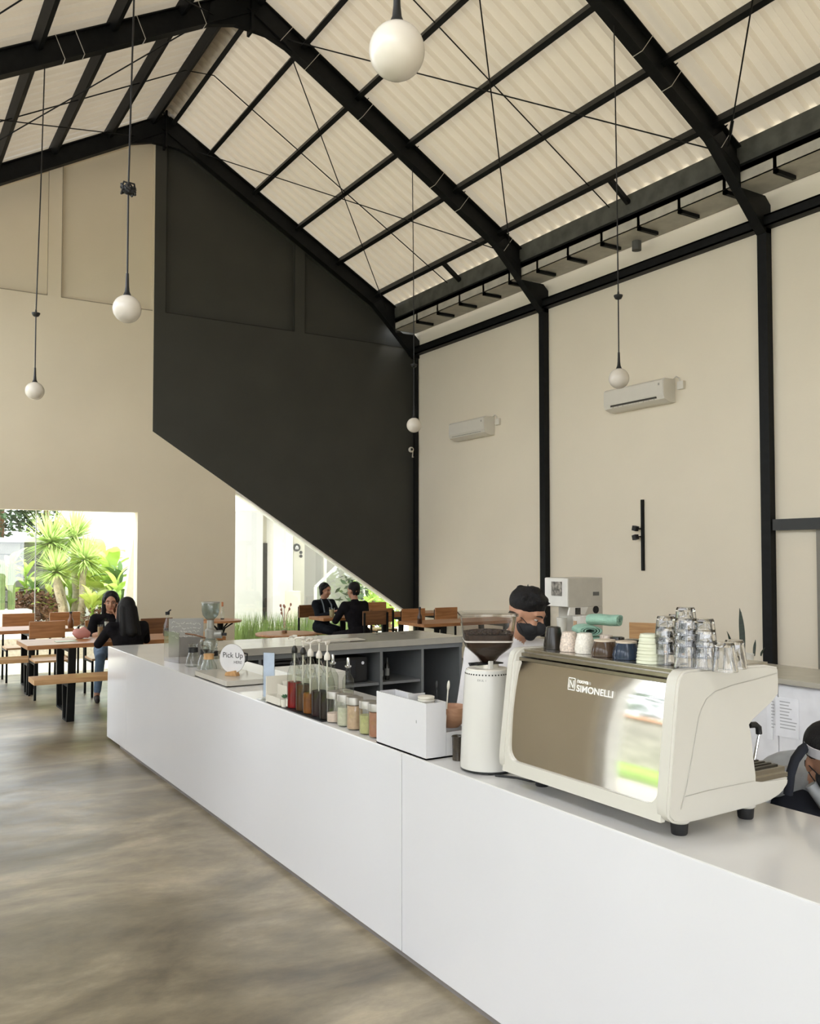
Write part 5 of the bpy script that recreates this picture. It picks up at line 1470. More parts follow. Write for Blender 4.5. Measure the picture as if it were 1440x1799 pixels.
M_skin2 = mat('skin_light', (0.52, 0.29, 0.19), 0.5, var=0.06, scale=20)
M_lip = mat('lips', (0.33, 0.10, 0.08), 0.45)
M_blk = mat('black_cloth', (0.009, 0.008, 0.0095), 0.9, spec=0.1, var=0.3, scale=12, bump=0.3, bscale=60)
M_jean = mat('blue_jeans', (0.13, 0.20, 0.30), 0.9, var=0.35, scale=9, bump=0.3, bscale=150)
M_shoe = mat('dark_sandal', (0.02, 0.016, 0.014), 0.6)
def seated(pos, yaw, seat=0.46, lean=0.03, h=1.0, feet=0.0, head=None, arms=None, knee_out=0.10, knee_f=0.42):
    """joints of a seated adult; pos on the floor under the hips"""
    R3 = Matrix.Rotation(yaw, 3, 'Z'); o = Vector((pos[0], pos[1], 0))
    def G(x, y, z): return o+R3 @ Vector((x, y, z))
    J = {'hip': G(0, 0, seat+0.10), 'chest': G(0, lean*0.7, seat+0.36*h), 'neck': G(0, lean, seat+0.56*h), 'head': G(0, lean+0.035, seat+0.70*h), 'side': R3 @ Vector((1, 0, 0))}
    for sg_, nm in ((1, 'R'), (-1, 'L')):
        J['sh'+nm] = G(sg_*0.175, lean, seat+0.495*h)
        J['el'+nm] = G(sg_*0.22, lean+0.12, seat+0.27*h)
        J['wr'+nm] = G(sg_*0.13, lean+0.32, seat+0.325)
        J['kn'+nm] = G(sg_*knee_out, knee_f, seat+0.04)
        J['an'+nm] = G(sg_*(knee_out+0.01), knee_f+0.03, 0.075)
        J['to'+nm] = G(sg_*(knee_out+0.03), knee_f+0.19, 0.034)
    J['G'] = G
    return J
# woman facing the viewer at the near slab table
J = seated((2.58, 11.08), math.pi, 0.46, 0.05, 0.95)
G_ = J['G']
J['elL'] = G_(-0.24, 0.20, 0.73); J['wrL'] = G_(-0.06, 0.16, 0.95); J['hdL'] = Vector((0.15, 0, 1)); J['hnL'] = Vector((0, 0.4, -0.6))
J['elR'] = G_(0.26, 0.14, 0.72); J['wrR'] = G_(0.14, 0.42, 0.795)
J['sleeve'] = 0.6; J['girth'] = 1.08
for k_, dx_ in (('knR', -0.09), ('anR', -0.12), ('toR', -0.13)): J[k_] = J[k_]+Vector((dx_, 0, 0))
bob = [('e', (0, -0.028, 0.048), (0.094, 0.098, 0.095)), ('c', (-0.068, -0.03, 0.04), (-0.082, -0.01, -0.15), 0.035, 0.028), ('c', (0.068, -0.03, 0.04), (0.082, -0.01, -0.15), 0.035, 0.028),
       ('c', (0, -0.07, 0.0), (0, -0.085, -0.15), 0.05, 0.04), ('c', (-0.045, -0.06, 0.0), (-0.05, -0.06, -0.17), 0.045, 0.035), ('c', (0.045, -0.06, 0.0), (0.05, -0.06, -0.17), 0.045, 0.035), ('c', (-0.01, 0.045, 0.105), (0.062, 0.035, 0.06), 0.018, 0.02), ('c', (-0.01, 0.045, 0.105), (-0.062, 0.03, 0.06), 0.02, 0.02)]
figure('person', 'woman in black top and jeans facing the viewer at the slab table', (2.58, 11.08, 0), frame3(math.pi-0.25, -0.12), J, [M_skin, M_blk, M_jean, M_shoe, M_lip], bob)
# woman with her back to the viewer on the bench
J = seated((2.47, 9.64), 0.08, 0.46, 0.10, 0.93, knee_f=0.40)
G_ = J['G']
J['elR'] = G_(0.25, 0.22, 0.76); J['elL'] = G_(-0.27, 0.22, 0.74); J['wrR'] = G_(0.10, 0.46, 0.795); J['wrL'] = G_(-0.12, 0.46, 0.795); J['girth'] = 1.08
J['hip'] = G_(0, 0, 0.58)
for nm_ in ('L', 'R'):
    for k_ in ('an', 'to', 'kn'): J[k_+nm_] = J[k_+nm_]+Vector((0.22, 0, 0))
longh = [('e', (0, -0.02, 0.04), (0.088, 0.104, 0.095)), ('c', (0, -0.065, 0.02), (0, -0.125, -0.26), 0.06, 0.06), ('c', (-0.05, -0.05, 0.0), (-0.075, -0.10, -0.28), 0.05, 0.045), ('c', (0.05, -0.05, 0.0), (0.075, -0.10, -0.28), 0.05, 0.045),
         ('c', (-0.07, 0.0, 0.03), (-0.09, 0.0, -0.16), 0.03, 0.03), ('c', (0.07, 0.0, 0.03), (0.09, 0.0, -0.16), 0.03, 0.03)]
figure('person', 'woman with long black hair sitting on the bench, back to the viewer', (2.47, 9.64, 0), frame3(0.1, -0.1), J, [M_skin, M_blk, mat('pale_skirt', (0.50, 0.48, 0.44), 0.85), M_shoe, M_lip], longh)
# couple by the triangular window
J = seated((6.33, 12.86), math.pi+0.25, 0.46, 0.05, 0.96, knee_out=0.07)
G_ = J['G']
J['wrR'] = G_(0.10, 0.36, 0.80); J['wrL'] = G_(-0.08, 0.38, 0.80)
short_f = [('e', (0, -0.028, 0.045), (0.086, 0.092, 0.088)), ('c', (-0.07, -0.02, 0.03), (-0.078, -0.01, -0.05), 0.028, 0.022), ('c', (0.07, -0.02, 0.03), (0.078, -0.01, -0.05), 0.028, 0.022), ('c', (0, -0.075, 0.0), (0, -0.06, -0.08), 0.04, 0.03),
           ('c', (0.02, 0.05, 0.10), (-0.055, 0.045, 0.05), 0.02, 0.018), ('c', (0.02, 0.05, 0.10), (0.06, 0.04, 0.06), 0.018, 0.016)]
M_navy = mat('dark_navy_cloth', (0.011, 0.013, 0.017), 0.9, spec=0.1, var=0.3, scale=12)
w3, H3, l3 = figure('person', 'woman with short hair in dark clothes sitting behind the small table', (6.33, 12.86, 0), frame3(math.pi+0.45, -0.18), J, [M_skin, M_navy, M_navy, M_shoe, M_lip], short_f)
cpt = J['chest']; sd3 = J['side']; fwd3 = Vector((0, 0, 1)).cross(sd3)
for sg_ in (-1, 1):
    pts = [J['neck']+sd3*sg_*0.07+fwd3*0.02, cpt+sd3*sg_*0.085+fwd3*0.105+Vector((0, 0, 0.10)), cpt+sd3*sg_*0.08+fwd3*0.128, cpt+sd3*sg_*0.075+fwd3*0.12-Vector((0, 0, 0.12))]
    part(MB().tube([p-l3 for p in pts], 0.012, 6), 'strap', mat('grey_webbing', (0.16, 0.19, 0.22), 0.8), w3, 60)
J = seated((6.20, 11.36), 0.10, 0.46, 0.12, 1.02, knee_out=0.13, knee_f=0.44)
G_ = J['G']
J['elR'] = G_(0.27, 0.2, 0.74); J['elL'] = G_(-0.28, 0.2, 0.74); J['wrR'] = G_(0.10, 0.44, 0.785); J['wrL'] = G_(-0.10, 0.44, 0.785); J['girth'] = 1.14
short_m = [('e', (0, -0.024, 0.05), (0.083, 0.096, 0.087)), ('c', (0, -0.07, 0.02), (0, -0.062, -0.055), 0.035, 0.022), ('c', (-0.045, -0.06, 0.02), (-0.045, -0.05, -0.05), 0.032, 0.02), ('c', (0.045, -0.06, 0.02), (0.045, -0.05, -0.05), 0.032, 0.02)]
figure('person', 'man in black shirt sitting with his back to the viewer', (6.20, 11.36, 0), frame3(0.35, -0.1), J, [M_skin, M_blk, M_blk, M_shoe, M_lip], short_m)
# barista behind the grinder, looking down to the right
hd = CAM + ray(925, 1080)*4.4
fy = math.atan2(0.908, 0.424)     # facing (0.424,-0.908)
YW = -math.pi/2-math.pi/2+math.atan2(-0.908, 0.424)+math.pi/2
Fh = frame3(math.atan2(-0.908, 0.424)-math.pi/2, -0.42)
By = math.atan2(-0.86, -0.40)-math.pi/2
R3 = Matrix.Rotation(By, 3, 'Z'); sidev = R3 @ Vector((1, 0, 0)); fwdv = R3 @ Vector((0, 1, 0))
nk = hd - Fh.col[2]*0.135 - Fh.col[1]*0.025
ft = Vector((nk.x, nk.y, 0)) - fwdv*0.22
def GB(x, y, z): return ft+sidev*x+fwdv*y+Vector((0, 0, z))
J = {'head': hd, 'neck': nk, 'chest': GB(0, 0.13, nk.z-0.21), 'hip': GB(0, 0.0, 0.86), 'side': sidev, 'sleeve': 0.6}
for sg_, nm in ((1, 'R'), (-1, 'L')):
    J['sh'+nm] = GB(sg_*0.185, 0.19, nk.z-0.075); J['el'+nm] = GB(sg_*0.25, 0.26, nk.z-0.33); J['wr'+nm] = GB(sg_*0.15, 0.38, nk.z-0.33)
    J['kn'+nm] = GB(sg_*0.10, 0.03, 0.46); J['an'+nm] = GB(sg_*0.11, -0.01, 0.075); J['to'+nm] = GB(sg_*0.13, 0.15, 0.034)
M_shirt = mat('white_shirt', (0.62, 0.60, 0.60), 0.85, var=0.06, scale=10, bump=0.2, bscale=40)
M_mask = mat('black_mask', (0.014, 0.014, 0.016), 0.8)
M_apr = mat('grey_apron', (0.10, 0.10, 0.095), 0.85)
M_trs = mat('dark_trousers', (0.02, 0.02, 0.022), 0.85)
fade = [('e', (0, -0.020, 0.056), (0.081, 0.098, 0.082)), ('c', (-0.03, 0.045, 0.098), (0.03, 0.045, 0.098), 0.024, 0.024), ('c', (-0.05, 0.03, 0.08), (0.05, 0.03, 0.08), 0.028, 0.028), ('c', (0, -0.075, 0.03), (0, -0.07, -0.02), 0.03, 0.02)]
random.seed(77)
for k_ in range(26):
    a_, e_ = random.uniform(0, 6.28), random.uniform(0.35, 1.5)
    v_ = Vector((0.079*math.cos(a_)*math.cos(e_), -0.018+0.095*math.sin(a_)*math.cos(e_), 0.056+0.08*math.sin(e_)))
    o_ = v_+Vector((random.uniform(-0.006, 0.006), 0.014+random.uniform(-0.006, 0.006), 0.010))
    fade.append(('c', tuple(v_), tuple(o_), 0.013, 0.006))
b1, H1, l1 = figure('person', 'barista with black mask and white shirt looking down behind the grinder', (ft.x, ft.y, 0), Fh, J, [M_skin, M_shirt, M_trs, M_shoe, M_lip], fade, mask=M_mask)
ap_ = [('e', J['chest'].lerp(J['hip'], 0.42)-l1, (0.172, 0.130, 0.22), Matrix((sidev, fwdv, Vector((0, 0, 1)))).transposed(), 0), ('e', J['hip']-Vector((0, 0, 0.1))-l1, (0.182, 0.145, 0.2), Matrix((sidev, fwdv, Vector((0, 0, 1)))).transposed(), 0)]
remeshed(prim_mesh(ap_), 'apron', [M_apr], ap_, b1, 0.01, 2)
# barista bending low at the right edge
hd = CAM + ray(1460, 1338)*3.12
Fh = frame3(math.atan2(-0.80, -0.60)-math.pi/2, -0.28, 0.10)
tc_ = Vector((-0.53, -0.848, 0)); rg = Vector((0.848, -0.53, 0))       # towards the viewer, picture right
sidev = -rg                                                           # his right is on the picture's left
nk = hd - tc_*0.10 - Vector((0, 0, 0.10))
hipp = nk - tc_*0.42 - Vector((0, 0, 0.16))
ft = Vector((hipp.x, hipp.y, 0))
J = {'head': hd, 'neck': nk, 'chest': nk*0.55+hipp*0.45+Vector((0, 0, 0.03)), 'hip': hipp, 'side': sidev, 'sleeve': 0.6}
for sg_, nm in ((1, 'R'), (-1, 'L')):
    J['sh'+nm] = nk+sidev*sg_*0.20-tc_*0.05+Vector((0, 0, 0.0)); J['el'+nm] = nk+sidev*sg_*0.25+Vector((0, 0, -0.24))-tc_*0.03
    J['wr'+nm] = nk+sidev*sg_*0.10+Vector((0, 0, -0.40))+tc_*0.04
    J['kn'+nm] = ft+sidev*sg_*0.12+tc_*0.16+Vector((0, 0, 0.40)); J['an'+nm] = ft+sidev*sg_*0.12-tc_*0.05+Vector((0, 0, 0.075)); J['to'+nm] = ft+sidev*sg_*0.13+tc_*0.12+Vector((0, 0, 0.034))
M_chamb = mat('pale_chambray', (0.34, 0.35, 0.35), 0.85, var=0.12, scale=14, bump=0.2, bscale=60)
b2, H2, l2 = figure('person', 'barista in white headband and black mask bending low at the right edge', (ft.x, ft.y, 0), Fh, J, [M_skin, M_chamb, M_trs, M_shoe, M_lip], [('e', (0, -0.025, 0.052), (0.084, 0.097, 0.085)), ('c', (0, -0.075, 0.03), (0, -0.07, -0.04), 0.035, 0.02)], mask=M_mask)
mb = MB()
rings = []
for k in range(28):
    a = 2*math.pi*k/28
    x, y = 0.083*math.cos(a), -0.012+0.103*math.sin(a)
    zz = 0.052+0.012*math.sin(a)
    rings.append((H2(x, y, zz-0.016)-l2, H2(x*1.03, -0.012+(y+0.012)*1.03, zz-0.016)-l2, H2(x*1.0, -0.012+(y+0.012)*1.0, zz+0.018)-l2, H2(x*0.96, -0.012+(y+0.012)*0.96, zz+0.018)-l2))
vs = [v for r_ in rings for v in r_]; fs = []
for k in range(28):
    for j in range(4): fs.append((4*k+j, 4*k+(j+1) % 4, (4*((k+1) % 28))+(j+1) % 4, 4*((k+1) % 28)+j))
part(mb.add(vs, fs), 'headband', mat('white_headband', (0.62, 0.60, 0.62), 0.7), b2, 60)
fwd2 = tc_
bib = [('e', J['chest']+tc_*0.10-Vector((0, 0, 0.14))-l2, (0.20, 0.15, 0.20), None, 0)]
remeshed(prim_mesh(bib), 'apron', [mat('navy_apron', (0.012, 0.014, 0.022), 0.85)], bib, b2, 0.01, 2)
pts = [CAM+ray(a_, b_)*d_ for a_, b_, d_ in ((1422, 1308, 3.16), (1408, 1318, 3.10), (1396, 1335, 3.06), (1388, 1360, 3.04), (1384, 1395, 3.05))]
part(MB().tube([p-l2 for p in pts], 0.017, 8), 'apron_strap', MATS['navy_apron'], b2, 60)
cl = [nk+tc_*0.10+sidev*0.075+Vector((0, 0, 0.02)), nk+tc_*0.12+sidev*0.03-Vector((0, 0, 0.05)), nk+tc_*0.14-Vector((0, 0, 0.09))]
part(MB().tube([p-l2 for p in cl], [0.022, 0.024, 0.01], 8), 'collar', M_chamb, b2, 60)
cl = [nk+tc_*0.10-sidev*0.075+Vector((0, 0, 0.02)), nk+tc_*0.12-sidev*0.03-Vector((0, 0, 0.05)), nk+tc_*0.14-Vector((0, 0, 0.09))]
part(MB().tube([p-l2 for p in cl], [0.022, 0.024, 0.01], 8), 'collar', M_chamb, b2, 60)
# ================================================================== OUTSIDE
M_gravel = mat('pale_gravel', (0.50, 0.46, 0.38), 0.9, var=0.2, scale=25, bump=0.4, bscale=80)
M_lawn = mat('lawn_green', (0.16, 0.25, 0.05), 0.95, var=0.35, scale=6, bump=0.5, bscale=120)
struct(MB().plate([[(-30, -30), (40, -30), (40, 45), (-30, 45)], [(XL-0.2, YF), (XR+0.2, YF), (XR+0.2, YB+0.2), (XL-0.2, YB+0.2)]], 2, -0.30, -0.02).build('ground_outside', M_gravel))
M_ext = mat('exterior_white', (0.80, 0.79, 0.76), 0.7, var=0.02, scale=2)
M_extg = mat('exterior_grey', (0.30, 0.29, 0.27), 0.7, var=0.04, scale=2)
M_extb = mat('exterior_cream', (0.62, 0.59, 0.50), 0.7, var=0.03, scale=2)
# left garden; unseen veranda roof and posts added to cut sky light
struct(MB().box((-3.0, YF, 3.32), (XL-0.18, YB+0.2, 3.5)).build('added_shade_canopy', M_ext))
for k, y in enumerate((-3.3, -0.2, 3.3, 7.2, 11.1)):
    tag(MB().box((-2.95, y-0.09, -0.02), (-2.77, y+0.09, 3.32)).build('added_veranda_post', M_ext), 'added white veranda post outside the glazed side, number %s from the garden end' % ['five', 'four', 'three', 'two', 'one'][k], 'post', 'added veranda posts')
tag(MB().box((-6.43, -12, -0.02), (-3.8, 26, 0.0)).build('side_lawn', M_lawn), 'lawn beside the hall', 'lawn')
sw_ = thing('garden_wall', 'grey stone garden wall with terracotta coping beside the hall', 'garden wall', (-6.6, 5, 0))
MB().box((-6.8, -10, 0), (-6.5, 22, 1.7)).build('masonry', mat('grey_masonry', (0.26, 0.25, 0.23), 0.9, var=0.3, scale=5, bump=0.8, bscale=9), sw_)
MB().box((-6.86, -10, 1.7), (-6.44, 22, 1.80)).build('coping', mat('terracotta', (0.48, 0.24, 0.14), 0.8), sw_)
random.seed(33)
M_leafd = mat('dark_leaf', (0.035, 0.075, 0.025), 0.6, var=0.5, scale=3)
M_leaf = mat('bright_leaf', (0.36, 0.52, 0.12), 0.5, var=0.35, scale=2.5)
M_leafy = mat('lime_leaf', (0.52, 0.60, 0.16), 0.5, var=0.3, scale=2.5)
def see_through(m, fac, col):
    nt = m.node_tree
    tl = nt.nodes.new('ShaderNodeBsdfTranslucent'); tl.inputs[0].default_value = (*col, 1)
    mx = nt.nodes.new('ShaderNodeMixShader'); mx.inputs[0].default_value = fac
    nt.links.new(nt.nodes['Principled BSDF'].outputs[0], mx.inputs[1]); nt.links.new(tl.outputs[0], mx.inputs[2])
    nt.links.new(mx.outputs[0], nt.nodes['Material Output'].inputs[0])
see_through(M_leaf, 0.4, (0.55, 0.75, 0.15)); see_through(M_leafy, 0.4, (0.75, 0.85, 0.2))
def leaf_cloud(mb, c, r, n, size, sq=(1, 1, 1)):
    for _ in range(n):
        d = Vector((random.gauss(0, 1), random.gauss(0, 1), random.gauss(0, 1))).normalized()*random.uniform(0.55, 1)
        p = Vector(c)+Vector((d.x*r*sq[0], d.y*r*sq[1], d.z*r*sq[2]))
        a = Vector((random.gauss(0, 1), random.gauss(0, 1), random.gauss(0, 0.6))).normalized()
        b = a.cross(Vector((random.gauss(0, 1), random.gauss(0, 1), random.gauss(0, 1)))).normalized()
        s_ = size*random.uniform(0.6, 1.3)
        mb.add([p, p+a*s_*0.5+b*s_*0.22, p+a*s_, p+a*s_*0.5-b*s_*0.22], [(0, 1, 2, 3)])
    return mb
for k, y in enumerate((-3.0, 1.0, 4.5, 8.5, 13.0)):
    t = local('garden_tree', 'leafy tree over the side garden wall, number %s from the near end' % ['one', 'two', 'three', 'four', 'five'][k], 'tree', (-8.6, y, 0), group='trees over the side wall')
    part(MB().tube([(0, 0, 0), (0.1, 0.1, 1.5), (0, 0, 3)], [0.14, 0.1, 0.06], 8), 'trunk', M_woodd, t, 60)
    part(leaf_cloud(MB(), (0, 0, 3.0), 1.7, 900, 0.35, (0.9, 1.2, 0.9)), 'crown', M_leafd, t)
t = thing('border_plants', 'lime green border planting at the foot of the side wall', 'plants', (-6.0, 4, 0)); t['kind'] = 'stuff'
mb = MB()
for k in range(60): leaf_cloud(mb, (random.uniform(-6.4, -5.6), -4+k*0.28, 0.3), 0.35, 22, 0.4)
part(mb, 'foliage', M_leafy, t)

# ---- garden behind the left window ----
GY = 15.4
tag(MB().box((-3.5, GY, -0.02), (4.98, 19.85, 0.36)).build('planting_bed', M_gravel), 'raised gravel planting bed behind the garden window', 'planting bed')
bw_ = thing('rear_garden_wall', 'weathered grey block wall behind the yuccas', 'garden wall', (0, 20, 0))
M_blk_w = [mat('block_wall_%d' % i, c, 0.9, var=0.25, scale=4, bump=0.6, bscale=14) for i, c in enumerate(((0.12, 0.12, 0.105), (0.09, 0.09, 0.08), (0.15, 0.145, 0.13)))]
me_blk = None
r_ = 0
for r_ in range(8):
    for c_ in range(14):
        x = -0.6+c_*0.46+(0.23 if r_ % 2 else 0)
        if x > 3.3: continue
        o = MB().box((0, 0, 0), (0.445, 0.2, 0.235), bev=0.012) if me_blk is None else None
        if me_blk is None: me_blk = [o.mesh('block', m) for m in M_blk_w]
        ob = bpy.data.objects.new('block', me_blk[random.randrange(3)]); COL.objects.link(ob); ob.parent = bw_
        ob.location = (x, random.uniform(-0.012, 0.012), 0.0+r_*0.247)
MB().box((-2.5, 19.95, 0.3), (4.1, 20.0, 2.36)).build('mortar', mat('mortar_grey', (0.22, 0.22, 0.2), 0.95), bw_) if False else None
part(MB().box((-0.7, 0.06, -0.02), (3.7, 0.18, 1.98)), 'mortar', mat('mortar_grey', (0.24, 0.24, 0.21), 0.95), bw_)
part(MB().box((-0.7, -0.06, 1.982), (3.72, 0.26, 2.07)), 'coping', mat('pale_coping', (0.5, 0.48, 0.42), 0.9), bw_)
hd_ = thing('clipped_hedge', 'dark clipped hedge above the block wall', 'hedge', (2.2, 21.0, 0))
part(leaf_cloud(leaf_cloud(leaf_cloud(MB(), (0.2, 0, 2.65), 0.65, 1500, 0.13, (1.6, 0.6, 0.9)), (1.3, 0, 2.6), 0.6, 1200, 0.13, (1.2, 0.6, 0.9)), (-1.6, 0, 2.7), 0.7, 700, 0.18, (1.6, 0.6, 0.9)), 'foliage', M_leafd, hd_)
part(MB().tube([(0.4, 0, 0), (0.4, 0.05, 2.9)], [0.08, 0.05], 8).tube([(1.3, 0, 0), (1.3, 0.05, 2.9)], [0.08, 0.05], 8), 'stems', M_woodd, hd_)
struct(MB().box((5.0, 14.2, -0.02), (5.2, 21, 3.4)).build('trim_2', M_ext))
struct(MB().box((3.75, 20.4, -0.02), (5.0, 20.6, 3.4)).build('trim_3', M_ext))        # white side wall of the courtyard
lw = PY(231, 1050, 15.0)
tag(MB().plate([[(lw.x-0.22, 0.0), (lw.x+0.10, 0.0), (lw.x+0.10, 2.3), (lw.x+0.06, 2.3)]], 1, 15.0, 15.12).build('sloping_fin', M_extb), 'tapering pale fin leaning against the courtyard wall', 'wall fin')
# yuccas
M_yuc = mat('yucca_leaf', (0.38, 0.50, 0.18), 0.45, var=0.35, scale=6)
M_trunk = mat('yucca_trunk', (0.50, 0.43, 0.32), 0.9, var=0.3, scale=14, bump=0.6, bscale=40)
see_through(M_yuc, 0.35, (0.6, 0.75, 0.25))
def yucca(px, py, base_px, d, r, n, label, seed):
    random.seed(seed)
    c = CAM+ray(px, py)*d
    b = CAM+ray(base_px, 1085)*(d+0.2); b.z = 0.36
    t = thing('yucca_tree', label, 'yucca', (b.x, b.y, 0.36), group='yuccas behind the garden window')
    MB().tube([b, b.lerp(c, 0.35)+Vector((0.03, 0, 0)), b.lerp(c, 0.7)-Vector((0.02, 0, 0)), c], [0.085, 0.07, 0.06, 0.05], 10).build('trunk', M_trunk, t, 60)
    mb = MB()
    for k in range(n):
        a = random.uniform(0, 6.283); el = math.asin(random.uniform(-0.55, 1.0)); L = r*random.uniform(0.8, 1.1)
        dv = Vector((math.cos(a)*math.cos(el), math.sin(a)*math.cos(el), math.sin(el)))
        sd_ = dv.cross(Vector((0, 0, 1)))
        sd_ = sd_.normalized() if sd_.length > 0.05 else Vector((1, 0, 0))
        w = 0.013+0.010*random.random()
        dr = Vector((0, 0, -0.10*L*(1-abs(dv.z))))
        p0 = c; p1 = c+dv*L*0.45+sd_*0; p2 = c+dv*L+dr
        mb.add([p0-sd_*w*0.6, p0+sd_*w*0.6, p1+sd_*w, p2, p1-sd_*w], [(0, 1, 2, 4), (4, 2, 3)])
    mb.build('leaf_crown', M_yuc, t)
    return t
yucca(89, 955, 116, 17.2, 0.74, 380, 'tall yucca with the largest leaf crown on the left', 1)
yucca(131, 945, 131, 17.8, 0.72, 360, 'tallest yucca in the middle of the group', 2)
yucca(150, 985, 139, 17.0, 0.58, 320, 'yucca with a slim trunk leaning right', 3)
yucca(98, 1005, 110, 16.6, 0.54, 320, 'shortest yucca in front of the group', 4)
# broad-leaved plants
def leaf_mesh(L, w, m, name):
    vs = []; fs = []; n = 7
    for k in range(n+1):
        q = k/n; ww = w*math.sin(math.pi*min(0.98, 0.06+0.94*q))**0.7*(1 if q < 0.95 else 0.3)
        z = L*(0.75*q-0.42*q*q); y = L*q*0.82
        vs += [(-ww/2, y, z+0.15*ww), (0, y, z), (ww/2, y, z+0.15*ww)]
    for k in range(n):
        fs += [(3*k, 3*k+1, 3*k+4, 3*k+3), (3*k+1, 3*k+2, 3*k+5, 3*k+4)]
    return MB().add(vs, fs).mesh(name, m, 60)
LEAVES = {}
for kk, m in (('bright', M_leaf), ('lime', M_leafy), ('deep', mat('deep_leaf', (0.10, 0.20, 0.05), 0.5, var=0.35, scale=3))):
    LEAVES[kk] = [leaf_mesh(L, w, m, 'leaf') for L, w in ((0.75, 0.22), (0.95, 0.26), (0.6, 0.12))]
def leafy(px, py, d, n, kind, label, scale=1.0, seed=0, z=0.36):
    random.seed(seed+100)
    p = CAM+ray(px, py)*d
    t = local('broadleaf_plant', label, 'plant', (p.x, p.y, z), group='broad leaved plants in the garden bed')
    h = max(0.15, p.z-z)
    part(MB().tube([(0, 0, 0), (0.01, 0, h*0.6), (0, 0, h)], [0.03, 0.025, 0.012], 6), 'stem', M_leaf, t)
    for k in range(int(n*1.5)):
        o = bpy.data.objects.new('leaf', random.choice(LEAVES[kind])); COL.objects.link(o); o.parent = t
        zz = h*random.uniform(0.35, 1.0)
        o.location = (0, 0, zz)
        o.rotation_euler = (random.uniform(-0.45, 0.75), random.uniform(-0.3, 0.3), k*2.399+random.uniform(-0.3, 0.3))
        s_ = scale*random.uniform(0.55, 0.9); o.scale = (s_, s_, s_)
    return t
plants = [(20, 990, 17.6, 9, 'bright', 'broad leaved plant by the block wall at the far left edge', 1.0), (45, 1000, 17.6, 10, 'bright', 'broad leaved plant left of the yuccas, above the cactus', 0.95), (60, 1025, 17.6, 8, 'deep', 'deep green plant low on the left of the yuccas', 0.8),
          (112, 1005, 18.0, 12, 'lime', 'lime plant directly behind the shortest yucca', 1.0), (165, 985, 17.9, 14, 'lime', 'tall lime plant right of the yucca crowns', 1.2), (190, 1000, 17.5, 14, 'bright', 'bright green plant near the white courtyard wall', 1.05),
          (175, 1025, 17.6, 12, 'lime', 'lime plant with drooping leaves right of the trunks', 1.0), (208, 1012, 17.2, 11, 'deep', 'deep green plant beside the pale fin', 0.9), (205, 1030, 16.6, 10, 'bright', 'bright plant above the facing woman', 0.85),
          (160, 1048, 16.8, 10, 'lime', 'low lime plant between the trunks and the facing woman', 0.75), (90, 1040, 17.0, 8, 'lime', 'low lime plant left of the trunks', 0.6), (125, 1030, 18.0, 10, 'bright', 'bright plant between the yucca trunks', 0.8),
          (182, 968, 18.0, 9, 'lime', 'highest lime plant against the white sky', 1.2), (145, 1020, 18.2, 10, 'lime', 'lime plant behind the leaning yucca trunk', 0.9)]
for i, a in enumerate(plants): leafy(a[0], a[1], a[2], a[3], a[4], a[5], a[6], seed=i)
# maroon dry undergrowth, uncountable
mb = MB(); random.seed(8)
for k in range(520):
    px = random.uniform(28, 105); p = CAM+ray(px, 1075)*random.uniform(16.6, 17.6)
    leaf_cloud(mb, (p.x, p.y, 0.36+random.uniform(0.05, 0.6)), 0.08, 3, 0.10)
for k in range(120):
    px = random.uniform(145, 225); p = CAM+ray(px, 1075)*random.uniform(16.4, 17.2)
    leaf_cloud(mb, (p.x, p.y, 0.36+random.uniform(0.0, 0.32)), 0.08, 3, 0.10)
o = tag(mb.build('dry_undergrowth', mat('maroon_leaf', (0.13, 0.065, 0.035), 0.7, var=0.5, scale=5)), 'brown maroon undergrowth at the foot of the yuccas', 'undergrowth'); o['kind'] = 'stuff'
# cactus planter
pp = CAM+ray(15, 1075)*15.9
plx = tag(MB().box((pp.x-1.0, pp.y-0.25, 0.36), (pp.x+0.36, pp.y+0.3, 0.72), bev=0.01).build('concrete_planter', mat('concrete_pale', (0.55, 0.53, 0.48), 0.85, var=0.12)), 'pale concrete planter holding the column cacti', 'planter')
for i, (px, topy) in enumerate(((3, 985), (22, 986))):
    q = CAM+ray(px, topy)*15.9
    t = local('column_cactus', ['column cactus cut by the left picture edge', 'ribbed column cactus right of the first one'][i], 'cactus', (q.x, pp.y, 0.72), group='column cacti')
    h = q.z-0.72; n = 40
    rings = []
    for zq, rr in ((0, 0.052), (h*0.3, 0.055), (h*0.8, 0.052), (h*0.95, 0.042), (h, 0.014)):
        rings.append([Vector(((rr*(1+0.16*math.cos(10*2*math.pi*k/n)))*math.cos(2*math.pi*k/n), (rr*(1+0.16*math.cos(10*2*math.pi*k/n)))*math.sin(2*math.pi*k/n), zq)) for k in range(n)])
    part(loft(rings), 'ribbed_stem', mat('cactus_green', (0.15, 0.21, 0.08), 0.6, var=0.15), t, 50)
# glass of the garden window: frameless panes
wn = struct(thing('window_2', '', '', (2, YB+0.1, 0))); del wn['label']; del wn['category']
M_pane = thin_glass('window_glass', (0.97, 0.985, 0.975), 1.0)
jx = PY(62, 1000, YB+0.1).x
for a, b in ((0.55, jx-0.006), (jx+0.006, 3.55)):
    MB().box((a, YB+0.095, 0.0), (b, YB+0.105, 2.35)).build('pane', M_pane, wn)
MB().box((jx-0.006, YB+0.092, 0), (jx+0.006, YB+0.108, 2.35)).build('silicone_joint', mat('silicone_white', (0.75, 0.77, 0.75), 0.4), wn)

